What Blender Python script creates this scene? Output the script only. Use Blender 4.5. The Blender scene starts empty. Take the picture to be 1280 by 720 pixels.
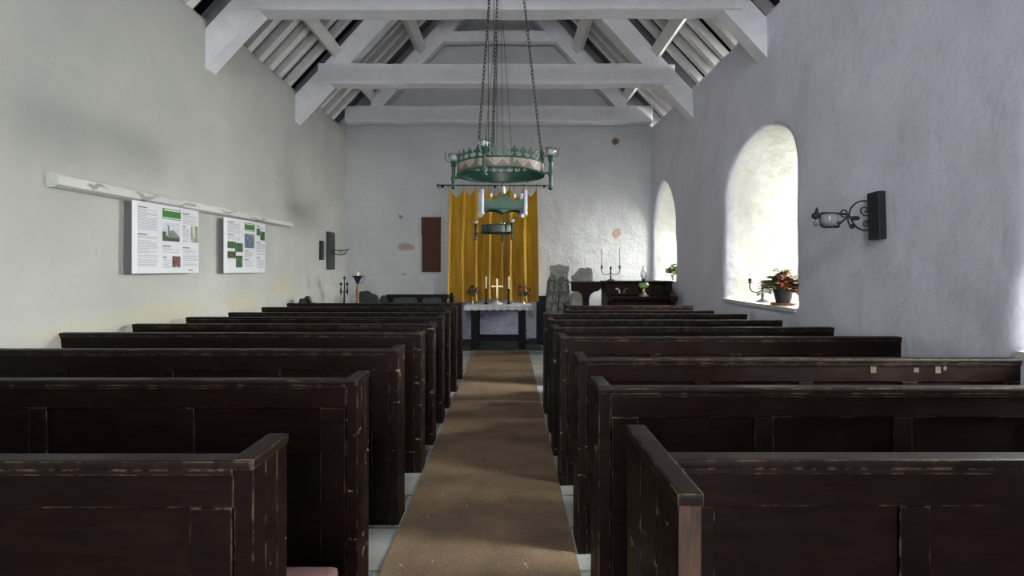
import bpy, bmesh, math, random
from mathutils import Vector, Matrix, noise
R = math.radians
random.seed(7)
C = bpy.context.scene.collection
SC = bpy.context.scene
F, CX, CY, EYE = 660.0, 637.0, 335.0, 1.55

def P(px, py, Y):
    """a point of the place at distance Y from the viewer"""
    return Vector(((px - CX) / F * Y, Y, EYE - (py - CY) / F * Y))

# ---------------------------------------------------------------- materials
class NT:
    def __init__(s, name):
        s.m = bpy.data.materials.new(name); s.m.use_nodes = True
        s.t = s.m.node_tree; s.t.nodes.clear()
        s.out = s.n('ShaderNodeOutputMaterial')
        s.p = s.n('ShaderNodeBsdfPrincipled')
        s.l(s.p.outputs[0], s.out.inputs[0])
        s.tc = s.n('ShaderNodeTexCoord')
    def n(s, t, **kw):
        nd = s.t.nodes.new(t)
        for k, v in kw.items(): setattr(nd, k, v)
        return nd
    def l(s, a, b): s.t.links.new(a, b)
    def setin(s, sock, v):
        if hasattr(v, 'links') or hasattr(v, 'is_linked'): s.l(v, sock)
        else: sock.default_value = v
    def noise(s, scale, detail=4, rough=.55, vec=None, stretch=None, dist=0):
        v = vec or s.tc.outputs['Object']
        if stretch:
            mp = s.n('ShaderNodeMapping'); mp.inputs['Scale'].default_value = stretch
            s.l(v, mp.inputs[0]); v = mp.outputs[0]
        nd = s.n('ShaderNodeTexNoise'); s.l(v, nd.inputs['Vector'])
        nd.inputs['Scale'].default_value = scale; nd.inputs['Detail'].default_value = detail
        nd.inputs['Roughness'].default_value = rough; nd.inputs['Distortion'].default_value = dist
        return nd.outputs[0]
    def ramp(s, fac, stops):
        r = s.n('ShaderNodeValToRGB'); e = r.color_ramp.elements
        while len(e) < len(stops): e.new(.5)
        for k, (p, c) in enumerate(stops):
            e[k].position = p
            e[k].color = (c, c, c, 1) if not hasattr(c, '__len__') else (*c, 1)
        s.l(fac, r.inputs[0]); return r.outputs[0]
    def math(s, op, a, b=None, c=None, clamp=False):
        m = s.n('ShaderNodeMath', operation=op); m.use_clamp = clamp
        for i, v in enumerate((a, b, c)):
            if v is not None: s.setin(m.inputs[i], v)
        return m.outputs[0]
    def mix(s, fac, a, b, blend='MIX'):
        m = s.n('ShaderNodeMix', data_type='RGBA', blend_type=blend)
        s.setin(m.inputs[0], fac)
        for i, v in ((6, a), (7, b)):
            if isinstance(v, tuple): v = (*v, 1) if len(v) == 3 else v
            s.setin(m.inputs[i], v)
        return m.outputs[2]
    def bump(s, h, strength=.3, dist=.01, prev=None):
        b = s.n('ShaderNodeBump'); b.inputs['Strength'].default_value = strength
        b.inputs['Distance'].default_value = dist; s.l(h, b.inputs['Height'])
        if prev is not None: s.l(prev, b.inputs['Normal'])
        return b.outputs[0]
    def set(s, **kw):
        for k, v in kw.items():
            k = {'base': 'Base Color', 'rough': 'Roughness', 'metal': 'Metallic', 'normal': 'Normal', 'spec': 'Specular IOR Level',
                 'trans': 'Transmission Weight', 'alpha': 'Alpha', 'ior': 'IOR', 'sheen': 'Sheen Weight', 'emit': 'Emission Color', 'estr': 'Emission Strength'}[k]
            if isinstance(v, tuple) and len(v) == 3: v = (*v, 1)
            s.setin(s.p.inputs[k], v)
        return s.m

def simple(name, c1, c2=None, scale=12, rough=.6, metal=0, bump=.15, dist=.004, stretch=None, spec=.5, sheen=0):
    t = NT(name); c2 = c2 or tuple(x * .7 for x in c1)
    n = t.noise(scale, 5, .6, stretch=stretch)
    col = t.ramp(n, [(.3, c2), (.7, c1)])
    return t.set(base=col, rough=rough, metal=metal, spec=spec, sheen=sheen, normal=t.bump(t.noise(scale * 3, 4, stretch=stretch), bump, dist))

def plaster(name, c1, c2, spots=(), rough_amt=1.0, reveal=False):
    t = NT(name); ob = t.tc.outputs['Object']
    col = t.mix(t.ramp(t.noise(.9, 5, .6), [(.35, 0.), (.7, 1.)]), c1, c2)
    fine = t.noise(9, 6, .7)
    col = t.mix(t.ramp(fine, [(.5, 0.), (.95, .35)]), col, tuple(x * .72 for x in c1))
    # small pits and specks of lost limewash
    pit = t.noise(26, 2, .5)
    col = t.mix(t.ramp(pit, [(.74, 0.), (.79, .7)]), col, (.22, .2, .17))
    wob = t.n('ShaderNodeVectorMath', operation='ADD')
    nv = t.n('ShaderNodeTexNoise'); t.l(ob, nv.inputs['Vector']); nv.inputs['Scale'].default_value = 7; nv.inputs['Detail'].default_value = 3
    sc = t.n('ShaderNodeVectorMath', operation='SCALE'); t.l(nv.outputs[1], sc.inputs[0]); sc.inputs['Scale'].default_value = .16
    t.l(ob, wob.inputs[0]); t.l(sc.outputs[0], wob.inputs[1])
    sub = t.n('ShaderNodeVectorMath', operation='SUBTRACT'); t.l(wob.outputs[0], sub.inputs[0]); sub.inputs[1].default_value = (.08, .08, .08)
    for (p, rad, soft, c, amt) in spots:
        d = t.n('ShaderNodeVectorMath', operation='SUBTRACT'); t.l(sub.outputs[0], d.inputs[0]); d.inputs[1].default_value = p
        d2 = t.n('ShaderNodeVectorMath', operation='DIVIDE'); t.l(d.outputs[0], d2.inputs[0]); d2.inputs[1].default_value = rad
        ln = t.n('ShaderNodeVectorMath', operation='LENGTH'); t.l(d2.outputs[0], ln.inputs[0])
        mr = t.n('ShaderNodeMapRange'); t.l(ln.outputs[1], mr.inputs[0])
        mr.inputs[1].default_value = 1 + soft; mr.inputs[2].default_value = 1 - soft; mr.inputs[3].default_value = 0; mr.inputs[4].default_value = amt
        col = t.mix(mr.outputs[0], col, c)
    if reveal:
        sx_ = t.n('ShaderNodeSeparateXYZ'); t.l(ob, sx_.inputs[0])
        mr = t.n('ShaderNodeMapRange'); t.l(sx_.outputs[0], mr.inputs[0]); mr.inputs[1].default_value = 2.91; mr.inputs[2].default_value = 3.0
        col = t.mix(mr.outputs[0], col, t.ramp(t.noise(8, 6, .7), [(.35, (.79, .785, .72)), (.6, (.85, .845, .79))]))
    b = t.bump(t.noise(3.2, 5, .6), .5 * rough_amt, .05)
    b = t.bump(t.noise(17, 6, .65), .45 * rough_amt, .016, b)
    return t.set(base=col, rough=.93, spec=.2, normal=b)

def dark_wood(name, c1, c2, wear_amt=1.0, chips=.735):
    t = NT(name); ob = t.tc.outputs['Object']
    info = t.n('ShaderNodeObjectInfo')
    off = t.n('ShaderNodeVectorMath', operation='ADD'); t.l(ob, off.inputs[0])
    cmb = t.n('ShaderNodeCombineXYZ'); t.l(t.math('MULTIPLY', info.outputs['Random'], 9.), cmb.inputs[0]); t.l(t.math('MULTIPLY', info.outputs['Random'], 5.), cmb.inputs[2])
    t.l(cmb.outputs[0], off.inputs[1]); v = off.outputs[0]
    grain = t.noise(5, 6, .65, vec=v, stretch=(1., 3, 9))
    col = t.ramp(grain, [(.3, c2), (.75, c1)])
    blotch = t.noise(1.6, 4, .6, vec=v)
    col = t.mix(t.ramp(blotch, [(.45, 0.), (.8, .7)]), col, tuple(x * .4 for x in c2))
    # worn paint-coloured edges
    bv = t.n('ShaderNodeBevel'); bv.samples = 3; bv.inputs[0].default_value = .008
    ge = t.n('ShaderNodeNewGeometry')
    dt = t.n('ShaderNodeVectorMath', operation='DOT_PRODUCT'); t.l(bv.outputs[0], dt.inputs[0]); t.l(ge.outputs['Normal'], dt.inputs[1])
    edge = t.ramp(dt.outputs[1], [(.80, 1.), (.985, 0.)])
    chip = t.ramp(t.noise(13, 5, .7, vec=v), [(.49, 0.), (.60, 1.)])
    fac = t.math('MULTIPLY', edge, t.math('MULTIPLY', chip, .85 * wear_amt))
    col = t.mix(fac, col, (.30, .215, .15))
    scr = t.ramp(t.noise(7, 3, .8, vec=v, stretch=(1, 1, 2.2)), [(chips, 0.), (chips+.025, 1.)])
    col = t.mix(t.math('MULTIPLY', scr, .75 * wear_amt), col, (.30, .2, .15))
    dust = t.ramp(t.noise(4, 4, .7, vec=v), [(.4, 0.), (.8, 1.)])
    rgh = t.math('MULTIPLY_ADD', dust, .25, .40)
    return t.set(base=col, rough=rgh, spec=.14, normal=t.bump(grain, .25, .004))

M = {}
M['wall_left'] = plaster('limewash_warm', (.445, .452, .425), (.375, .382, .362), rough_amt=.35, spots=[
    ((-3.42, 5.2, 1.10), (.3, .7, .10), .45, (.42, .37, .24),.42), ((-3.38, 6.6, 1.12), (.3, .35, .12), .4, (.45, .39, .24),.42),
    ((-3.38, 7.9, 1.25), (.3, .35, .16), .4, (.46, .41, .27),.42), ((-3.4, 4.1, 1.05), (.3, .4, .07), .4, (.45, .42, .33), .6),
    ((-3.34, 9.45, 1.38), (.3, .04, .25), .4, (.35, .34, .31), .5), ((-3.34, 8.75, 1.42), (.3, .03, .2), .4, (.36, .35, .33), .45),
    ((-3.34, 8.45, 1.42), (.3, .03, .2), .4, (.36, .35, .33), .4)])
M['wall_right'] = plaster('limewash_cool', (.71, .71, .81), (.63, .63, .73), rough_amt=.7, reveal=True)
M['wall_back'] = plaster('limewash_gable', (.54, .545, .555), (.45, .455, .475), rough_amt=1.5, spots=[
    ((2.14, 10.6, 4.12), (.085, .3, .085), .15, (.16, .11, .08), .95), ((2.17, 10.6, 2.25), (.07, .3, .10), .15, (.40, .27, .19), .9),
    ((-2.10, 10.6, 1.97), (.19, .3, .085), .12, (.36, .29, .22), .95), ((-2.21, 10.6, 2.6), (.05, .3, .05), .2, (.2, .17, .14), .8),
    ((-2.13, 10.6, 1.42), (.05, .3, .025), .2, (.2, .17, .14), .7), ((.75, 10.6, 3.9), (.22, .3, .1), .3, (.50, .47, .38), .8),
    ((.35, 10.6, 3.3), (.03, .3, .03), .2, (.2, .17, .14), .8), ((-.1, 10.6, 1.0), (.55, .3, .012), .4, (.2, .2, .22), .6),
    ((-.5, 10.6, .62), (.35, .3, .012), .4, (.2, .2, .22), .6)])
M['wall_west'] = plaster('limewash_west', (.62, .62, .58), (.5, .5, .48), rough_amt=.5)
M['white_timber'] = simple('whitewashed_timber', (.80, .80, .85), (.70, .70, .75), 6, .75, 0, .5, .012, spec=.2)
M['rafter'] = simple('whitewashed_rafter', (.84, .84, .83), (.72, .72, .72), 8, .8, 0, .4, .01, spec=.2)
M['board'] = simple('grey_roof_board', (.25, .25, .28), (.16, .16, .19), 7, .85, 0, .4, .01, spec=.2)
M['felt'] = simple('roof_underside', (.012, .012, .013), None, 5, .95, spec=.1)
M['pew'] = dark_wood('pew_wood', (.0125, .0042, .0026), (.004, .0015, .001), .8)
M['pew_end'] = dark_wood('pew_end_wood', (.0125, .0044, .0028), (.004, .0016, .0011), .8, .63)
M['pew_cap'] = dark_wood('pew_cap_wood', (.018, .0095, .0068), (.0065, .0037, .003), .9)
M['worn'] = simple('worn_bare_wood', (.085, .040, .020), (.022, .010, .006), 11, .6, 0, .4, .006, stretch=(3, 1, .6))
M['tape'] = simple('tape_mark', (.12, .085, .06), (.05, .032, .022), 40, .6)
M['old_wood'] = dark_wood('harmonium_wood', (.025, .013, .010), (.011, .006, .005), .35)
M['table_wood'] = simple('table_black_wood', (.006, .0055, .008), None, 8, .5, spec=.12)
M['bench_black'] = simple('bench_black_wood', (.006, .006, .007), None, 8, .55, spec=.12)
M['board_brown'] = simple('hanging_board_wood', (.095, .046, .033), (.05, .024, .018), 14, .75, stretch=(1, 1, 6), spec=.15)
def mk_carpet():
    t = NT('coconut_matting'); 
    n1 = t.noise(2.2, 5, .65); n2 = t.noise(70, 3, .7); 
    col = t.ramp(n1, [(.28, (.085, .06, .040)), (.5, (.165, .112, .072)), (.75, (.23, .16, .105))])
    col = t.mix(t.ramp(n2, [(.35, 0.), (.75, .5)]), col, (.30, .22, .15))
    st = t.ramp(t.noise(.9, 4, .5, stretch=(.6, 2.2, 1)), [(.52, 0.), (.62, .55)])
    col = t.mix(st, col, (.075, .058, .042))
    lint = t.ramp(t.noise(28, 2, .5, stretch=(1, .5, 1)), [(.73, 0.), (.75, .6)])
    col = t.mix(lint, col, (.5, .42, .33))
    wv = t.n('ShaderNodeTexWave', wave_type='BANDS', bands_direction='Y'); t.l(t.tc.outputs['Object'], wv.inputs[0])
    wv.inputs['Scale'].default_value = 26; wv.inputs['Distortion'].default_value = 2.5; wv.inputs['Detail'].default_value = 2
    b = t.bump(wv.outputs[1], .3, .006); b = t.bump(n2, .5, .006, b)
    return t.set(base=col, rough=.95, spec=.1, normal=b)
M['carpet'] = mk_carpet()
def mk_slate():
    t = NT('floor_slabs'); br = t.n('ShaderNodeTexBrick'); t.l(t.tc.outputs['Object'], br.inputs[0])
    br.inputs['Scale'].default_value = 1.0; br.inputs['Color1'].default_value = (.30, .31, .30, 1); br.inputs['Color2'].default_value = (.22, .235, .235, 1)
    br.inputs['Mortar'].default_value = (.08, .08, .08, 1); br.inputs['Mortar Size'].default_value = .012
    br.inputs['Brick Width'].default_value = .7; br.inputs['Row Height'].default_value = .45
    col = t.mix(t.ramp(t.noise(6, 5, .65), [(.4, 0.), (.8, .6)]), br.outputs[0], (.42, .42, .39))
    return t.set(base=col, rough=.8, normal=t.bump(t.noise(20, 5), .4, .01))
M['floor'] = mk_slate()
M['green'] = simple('green_enamel', (.013, .078, .047), (.008, .050, .030), 10, .42, 0, .1)
M['green_pale'] = simple('pale_green_enamel', (.045, .105, .078), (.033, .08, .06), 10, .5, 0, .1)
M['green_dark'] = simple('dark_green_metal', (.018, .05, .038), (.010, .03, .022), 14, .5, .2)
M['sage'] = simple('sage_painted_metal', (.04, .056, .05), (.028, .04, .036), 14, .6)
M['iron'] = simple('wrought_iron', (.012, .013, .016), None, 20, .5, .5)
M['iron_blue'] = simple('blue_black_iron', (.020, .034, .040), (.012, .02, .025), 20, .5, .3)
M['chain'] = simple('aged_chain', (.07, .065, .06), (.03, .028, .026), 30, .55, .6)
M['brass'] = simple('pale_brass', (.62, .52, .32), (.45, .36, .20), 12, .3, .85, .05)
M['silver'] = simple('tarnished_silver', (.10, .10, .10), (.04, .04, .04), 14, .4, .6, .05)
M['pewter'] = simple('dark_pewter', (.07, .07, .07), (.03, .03, .03), 14, .5, .3, .05)
M['copper'] = simple('copper_stem', (.30, .14, .08), (.16, .07, .04), 12, .4, .6)
M['candle'] = simple('candle_wax', (.80, .76, .64), (.74, .70, .58), 8, .5, spec=.4)
M['candle_grey'] = simple('white_candle_tube', (.62, .64, .74), (.52, .54, .64), 8, .5)
M['white_ceramic'] = simple('white_china', (.78, .77, .74), (.7, .69, .66), 8, .35)
M['cloth'] = simple('altar_linen', (.60, .61, .66), (.50, .51, .56), 40, .9, 0, .5, .004, spec=.1)
M['wall_panel'] = simple('limewashed_panel', (.38, .39, .50), (.30, .31, .41), 5, .9, 0, .5, .01)
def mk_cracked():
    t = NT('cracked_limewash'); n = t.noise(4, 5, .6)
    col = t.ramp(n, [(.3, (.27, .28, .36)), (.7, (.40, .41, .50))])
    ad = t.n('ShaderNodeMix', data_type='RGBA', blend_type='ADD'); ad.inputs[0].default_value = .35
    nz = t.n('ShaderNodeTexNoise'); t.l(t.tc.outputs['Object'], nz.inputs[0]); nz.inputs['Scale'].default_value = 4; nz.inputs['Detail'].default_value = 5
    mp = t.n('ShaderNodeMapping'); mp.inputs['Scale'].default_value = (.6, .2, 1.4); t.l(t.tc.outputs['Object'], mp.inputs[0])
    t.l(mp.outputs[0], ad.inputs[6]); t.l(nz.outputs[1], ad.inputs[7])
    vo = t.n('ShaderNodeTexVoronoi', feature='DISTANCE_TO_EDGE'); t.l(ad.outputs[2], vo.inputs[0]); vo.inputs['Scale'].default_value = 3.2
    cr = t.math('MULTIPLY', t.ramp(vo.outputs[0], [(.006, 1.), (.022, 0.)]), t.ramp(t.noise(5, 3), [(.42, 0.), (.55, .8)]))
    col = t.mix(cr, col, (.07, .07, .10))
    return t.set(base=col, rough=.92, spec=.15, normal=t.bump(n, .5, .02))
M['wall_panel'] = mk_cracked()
M['navy'] = simple('navy_painted_board', (.008, .009, .018), None, 6, .7, spec=.15)
M['skirt'] = simple('dark_skirting', (.018, .022, .026), None, 6, .7)
M['pink'] = simple('pink_cushion', (.24, .13, .13), (.17, .09, .09), 30, .95, 0, .4)
M['paper'] = simple('poster_paper', (.62, .63, .68), (.58, .59, .64), 3, .6, 0, .02)
M['ink'] = simple('grey_print', (.36, .37, .41), (.32, .33, .37), 30, .8)
M['ink_dark'] = simple('dark_print', (.10, .16, .10), (.12, .13, .14), 30, .8)
M['banner'] = simple('green_banner', (.045, .20, .035), (.03, .13, .025), 3, .6, 0, .02)
M['white_ink'] = simple('white_lettering', (.72, .78, .72), None, 3, .6)
def picture(name, stops, scale=14, stretch=(1, 1, 1)):
    t = NT(name); n = t.noise(scale, 5, .7, stretch=stretch)
    return t.set(base=t.ramp(n, stops), rough=.6)
M['pic_sky'] = picture('photo_church', [(.3, (.30, .36, .44)), (.5, (.55, .58, .62)), (.7, (.32, .36, .40))], 7)
M['pic_roof'] = picture('photo_roof', [(.3, (.10, .12, .12)), (.7, (.26, .28, .27))], 18)
M['pic_grass'] = picture('photo_grass', [(.3, (.02, .035, .015)), (.7, (.07, .10, .04))], 25)
M['pic_flower'] = picture('photo_flowers', [(.45, (.02, .07, .02)), (.6, (.06, .16, .05)), (.72, (.6, .62, .55))], 22)
M['pic_blue'] = picture('photo_blue', [(.4, (.06, .09, .16)), (.6, (.16, .2, .26)), (.75, (.4, .42, .45))], 20)
M['pic_warm'] = picture('photo_warm', [(.35, (.05, .025, .02)), (.55, (.18, .09, .07)), (.68, (.6, .52, .48))], 14)
M['pic_window'] = picture('photo_window', [(.35, (.03, .05, .03)), (.55, (.3, .33, .25)), (.7, (.6, .62, .5))], 12, (1, 1, .4))
M['rail_wood'] = plaster('flaking_rail', (.60, .60, .58), (.5, .5, .49), rough_amt=.4, spots=[
    ((0.000, -1.250, 0.010), (.4, .11, .026), .2, (.25, .25, .24), .9), ((0.000, -0.650, 0.000), (.4, .16, .022), .2, (.28, .27, .26), .9),
    ((0.000, -0.050, 0.000), (.4, .18, .014), .2, (.28, .27, .26), .9), ((0.000, 0.700, 0.000), (.4, .2, .012), .2, (.30, .29, .27), .9),
    ((0.000, 1.400, 0.000), (.4, .3, .012), .2, (.30, .29, .27), .9)])
def mk_stone(name, c1, c2, scale=9, bump=.9):
    t = NT(name)
    col = t.ramp(t.noise(scale, 6, .7), [(.3, c2), (.7, c1)])
    lich = t.ramp(t.noise(5, 4, .6), [(.6, 0.), (.7, .5)])
    col = t.mix(lich, col, tuple(x * 1.25 for x in c1))
    b = t.bump(t.noise(22, 5, .6), .5, .012)
    return t, col, b
def carved(name):
    t, col, b = mk_stone(name, (.36, .37, .34), (.20, .205, .19))
    mp = t.n('ShaderNodeMapping'); mp.inputs['Scale'].default_value = (1, .2, .42); t.l(t.tc.outputs['Object'], mp.inputs[0])
    nz = t.n('ShaderNodeTexNoise'); t.l(t.tc.outputs['Object'], nz.inputs[0]); nz.inputs['Scale'].default_value = 6
    ad = t.n('ShaderNodeMix', data_type='RGBA', blend_type='ADD'); ad.inputs[0].default_value = .16; t.l(mp.outputs[0], ad.inputs[6]); t.l(nz.outputs[1], ad.inputs[7])
    vo = t.n('ShaderNodeTexVoronoi', feature='DISTANCE_TO_EDGE'); t.l(ad.outputs[2], vo.inputs[0]); vo.inputs['Scale'].default_value = 11
    h = t.ramp(vo.outputs[0], [(.03, 0.), (.14, 1.)])
    h2 = t.ramp(vo.outputs[0], [(.22, 1.), (.30, 0.)])
    hh = t.math('MULTIPLY', h, t.math('MULTIPLY_ADD', h2, .6, .4))
    col = t.mix(t.math('SUBTRACT', 1., hh), col, (.125, .128, .118))
    return t.set(base=col, rough=.95, spec=.1, normal=t.bump(hh, .9, .03, b))
M['carved'] = carved('carved_gravestone')
t, col, b = mk_stone('rough_stone', (.42, .42, .37), (.22, .22, .19)); M['stone'] = t.set(base=col, rough=.95, spec=.1, normal=b)
t, col, b = mk_stone('slate_stone', (.055, .064, .062), (.030, .037, .037)); M['slate'] = t.set(base=col, rough=.9, spec=.15, normal=b)
def mk_curtain():
    t = NT('gold_velvet')
    n = t.noise(3, 5, .6, stretch=(4, 4, .5))
    col = t.ramp(n, [(.3, (.36, .195, .009)), (.7, (.58, .325, .016))])
    return t.set(base=col, rough=.75, spec=.2, sheen=.35, normal=t.bump(t.noise(90, 3), .2, .002))
M['curtain'] = mk_curtain()
def mk_band():
    """enamel band of red chevrons on cream above dark triangles, wrapped around the ring"""
    t = NT('chevron_enamel'); sx = t.n('ShaderNodeSeparateXYZ'); t.l(t.tc.outputs['Object'], sx.inputs[0])
    ang = t.math('ARCTAN2', sx.outputs[1], sx.outputs[0])
    ph = t.math('FRACT', t.math('MULTIPLY', t.math('ADD', ang, 10.), 20 / (2 * math.pi)))
    tri = t.math('MULTIPLY', t.math('ABSOLUTE', t.math('SUBTRACT', ph, .5)), 2.)
    v = t.math('DIVIDE', sx.outputs[2], .095)
    d = t.math('SUBTRACT', v, t.math('MULTIPLY_ADD', tri, .62, .12))
    col = t.mix(t.math('GREATER_THAN', d, -.12), (.05, .075, .085), (.27, .075, .06))
    col = t.mix(t.math('GREATER_THAN', d, .06), col, (.42, .36, .27))
    col = t.mix(t.math('GREATER_THAN', d, .26), col, (.17, .22, .16))
    col = t.mix(t.math('GREATER_THAN', d, .42), col, (.40, .35, .27))
    # chevrons breaking into panels
    pan = t.math('FRACT', t.math('MULTIPLY', t.math('ADD', ang, 10.), 8 / (2 * math.pi)))
    col = t.mix(t.math('LESS_THAN', pan, .10), col, (.04, .10, .075))
    col = t.mix(.38, col, (.17, .145, .13))
    return t.set(base=col, rough=.5)
M['band'] = mk_band()
M['band_dark'] = simple('dark_patterned_enamel', (.09, .10, .085), (.018, .04, .032), 22, .5)
def mk_glass(name, tint, transp=.7, rough=.05):
    t = NT(name); tr = t.n('ShaderNodeBsdfTransparent'); tr.inputs[0].default_value = (*tint, 1)
    gl = t.n('ShaderNodeBsdfGlossy'); gl.inputs['Roughness'].default_value = rough; gl.inputs[0].default_value = (.9, .9, .95, 1)
    fr = t.n('ShaderNodeLayerWeight'); fr.inputs[0].default_value = .45
    fac = t.math('MULTIPLY_ADD', fr.outputs[1], .55, 1 - transp - .15, clamp=True)
    mx = t.n('ShaderNodeMixShader'); t.l(fac, mx.inputs[0]); t.l(tr.outputs[0], mx.inputs[1]); t.l(gl.outputs[0], mx.inputs[2])
    t.l(mx.outputs[0], t.out.inputs[0]); return t.m
M['pane'] = mk_glass('window_glass', (.93, .95, .94), .83)
M['glass'] = mk_glass('clear_glass', (.90, .92, .94), .78, .15)
M['glass_green'] = mk_glass('green_lamp_oil', (.45, .75, .25), .7)
M['glass_frost'] = simple('frosted_glass', (.34, .35, .37), (.24, .25, .27), 12, .2, spec=.7)
M['leaf'] = simple('leaf_green', (.13, .22, .06), (.07, .13, .03), 20, .5)
M['leaf_bright'] = simple('leaf_light_green', (.20, .33, .06), (.10, .2, .035), 20, .5)  # lighter, yellower green than the plain leaf colour
M['leaf_olive'] = simple('leaf_olive', (.13, .12, .045), (.07, .075, .025), 20, .5)
M['leaf_red'] = simple('leaf_scarlet', (.62, .20, .12), (.45, .10, .08), 20, .5)
M['petal_pink'] = simple('petal_pink', (.42, .06, .14), (.22, .03, .09), 20, .6)
M['petal_dark'] = simple('petal_plum', (.05, .035, .06), (.03, .03, .035), 20, .6)
M['petal_pale'] = simple('petal_pale', (.40, .33, .25), (.25, .2, .16), 20, .6)
M['terracotta'] = simple('terracotta', (.36, .13, .08), (.26, .09, .06), 10, .8)
M['pot'] = simple('black_pot', (.03, .035, .04), (.02, .022, .025), 10, .6)
M['lintel_line'] = simple('sill_plaster', (.62, .62, .60), (.52, .52, .5), 8, .8)

# ---------------------------------------------------------------- building helpers
ORG = {}
def tag(o, label=None, cat=None, group=None, kind=None):
    for k, v in (('label', label), ('category', cat), ('group', group), ('kind', kind)):
        if v: o[k] = v
    return o
def thing(name, loc, label=None, cat=None, group=None, kind=None):
    o = bpy.data.objects.new(name, None); C.objects.link(o); o.location = loc; o.empty_display_size = .1
    ORG[o.name] = Vector(loc); return tag(o, label, cat, group, kind)

class MB:
    def __init__(s): s.b = bmesh.new()
    def box(s, x0, x1, y0, y1, z0, z1, mat=None, bevel=0):
        vs = [s.b.verts.new(v) for v in ((x0,y0,z0),(x1,y0,z0),(x1,y1,z0),(x0,y1,z0),(x0,y0,z1),(x1,y0,z1),(x1,y1,z1),(x0,y1,z1))]
        if mat is not None:
            for v in vs: v.co = mat @ v.co
        fs = [s.b.faces.new([vs[i] for i in f]) for f in ((3,2,1,0),(4,5,6,7),(0,1,5,4),(1,2,6,5),(2,3,7,6),(3,0,4,7))]
        if bevel:
            es = list({e for f in fs for e in f.edges})
            bmesh.ops.bevel(s.b, geom=es, offset=bevel, segments=2, affect='EDGES', profile=.6)
        return s
    def beam(s, a, b, w, h, up=(0, 0, 1), bevel=0):
        a, b = Vector(a), Vector(b); d = (b - a); L = d.length; d.normalize()
        up = Vector(up); sd = d.cross(up).normalized(); up = sd.cross(d).normalized()
        m = Matrix((( d.x, sd.x, up.x, a.x), (d.y, sd.y, up.y, a.y), (d.z, sd.z, up.z, a.z), (0,0,0,1)))
        return s.box(0, L, -w/2, w/2, -h/2, h/2, m, bevel)
    def prism(s, pts, axis, a0, a1, mat=None):
        """polygon pts (u,v) extruded along axis 0:x (u=y,v=z), 1:y (u=x,v=z), 2:z (u=x,v=y)"""
        def mk(u, v, a): 
            p = Vector(((a,u,v),(u,a,v),(u,v,a))[axis]); return mat @ p if mat is not None else p
        A = [s.b.verts.new(mk(u, v, a0)) for u, v in pts]; B = [s.b.verts.new(mk(u, v, a1)) for u, v in pts]
        n = len(pts)
        s.b.faces.new(A); s.b.faces.new(B[::-1])
        for i in range(n): s.b.faces.new((A[i], B[i], B[(i+1) % n], A[(i+1) % n]))
        s.b.normal_update(); return s
    def lathe(s, prof, c=(0,0,0), seg=20, closed=False, mat=None):
        c = Vector(c); rings = []
        for r, z in prof:
            if r < 1e-5:
                p = c + Vector((0,0,z)); rings.append([s.b.verts.new(mat @ p if mat is not None else p)])
            else:
                ring = []
                for k in range(seg):
                    a = 2*math.pi*k/seg; p = c + Vector((r*math.cos(a), r*math.sin(a), z))
                    ring.append(s.b.verts.new(mat @ p if mat is not None else p))
                rings.append(ring)
        prs = list(zip(rings, rings[1:])) + ([(rings[-1], rings[0])] if closed else [])
        for A, B in prs:
            for k in range(seg):
                k2 = (k+1) % seg
                if len(A) == 1 and len(B) == 1: continue
                if len(A) == 1: s.b.faces.new((A[0], B[k2], B[k]))
                elif len(B) == 1: s.b.faces.new((A[k], A[k2], B[0]))
                else: s.b.faces.new((A[k], A[k2], B[k2], B[k]))
        return s
    def tube(s, pts, r, seg=8, cap=True, loop=False):
        pts = [Vector(p) for p in pts]; n = len(pts); rs = r if hasattr(r, '__len__') else [r]*n
        rings = []; prev = None
        for i, p in enumerate(pts):
            if loop: d = pts[(i+1) % n] - pts[i-1]
            else: d = pts[min(i+1, n-1)] - pts[max(i-1, 0)]
            d = d.normalized() if d.length > 1e-9 else Vector((0,0,1))
            if prev is None:
                u = d.cross(Vector((0,0,1)) if abs(d.z) < .9 else Vector((1,0,0))).normalized()
            else:
                u = (prev - d * prev.dot(d)); u = u.normalized() if u.length > 1e-6 else d.orthogonal().normalized()
            prev = u; w = d.cross(u)
            rings.append([s.b.verts.new(p + (u*math.cos(2*math.pi*k/seg) + w*math.sin(2*math.pi*k/seg))*rs[i]) for k in range(seg)])
        for i in range(n if loop else n-1):
            A, B = rings[i], rings[(i+1) % n]
            for k in range(seg): s.b.faces.new((A[k], A[(k+1) % seg], B[(k+1) % seg], B[k]))
        if cap and not loop:
            s.b.faces.new(rings[0][::-1]); s.b.faces.new(rings[-1])
        return s
    def ball(s, c, r, sx=1, sy=1, sz=1, sub=2, jitter=0):
        res = bmesh.ops.create_icosphere(s.b, subdivisions=sub, radius=1)
        for v in res['verts']:
            k = 1 + (noise.noise(v.co*2 + Vector(c)*7)*jitter if jitter else 0)
            v.co = Vector((v.co.x*r*sx*k, v.co.y*r*sy*k, v.co.z*r*sz*k)) + Vector(c)
        return s
    def leaf(s, base, d, L, W, up=Vector((0,0,1)), droop=.2):
        d = Vector(d).normalized(); sd = d.cross(up); sd = sd.normalized() if sd.length > 1e-4 else Vector((1,0,0))
        b = Vector(base); n = sd.cross(d)
        mids = [b, b + d*L*.35 + n*L*.05, b + d*L*.7, b + d*L - n*L*droop]
        ws = [.12, 1, .8, .05]
        rows = [(s.b.verts.new(m - sd*W*.5*w), s.b.verts.new(m - n*W*.12*w), s.b.verts.new(m + sd*W*.5*w)) for m, w in zip(mids, ws)]
        for A, B in zip(rows, rows[1:]):
            s.b.faces.new((A[0], A[1], B[1], B[0])); s.b.faces.new((A[1], A[2], B[2], B[1]))
        return s
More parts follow.
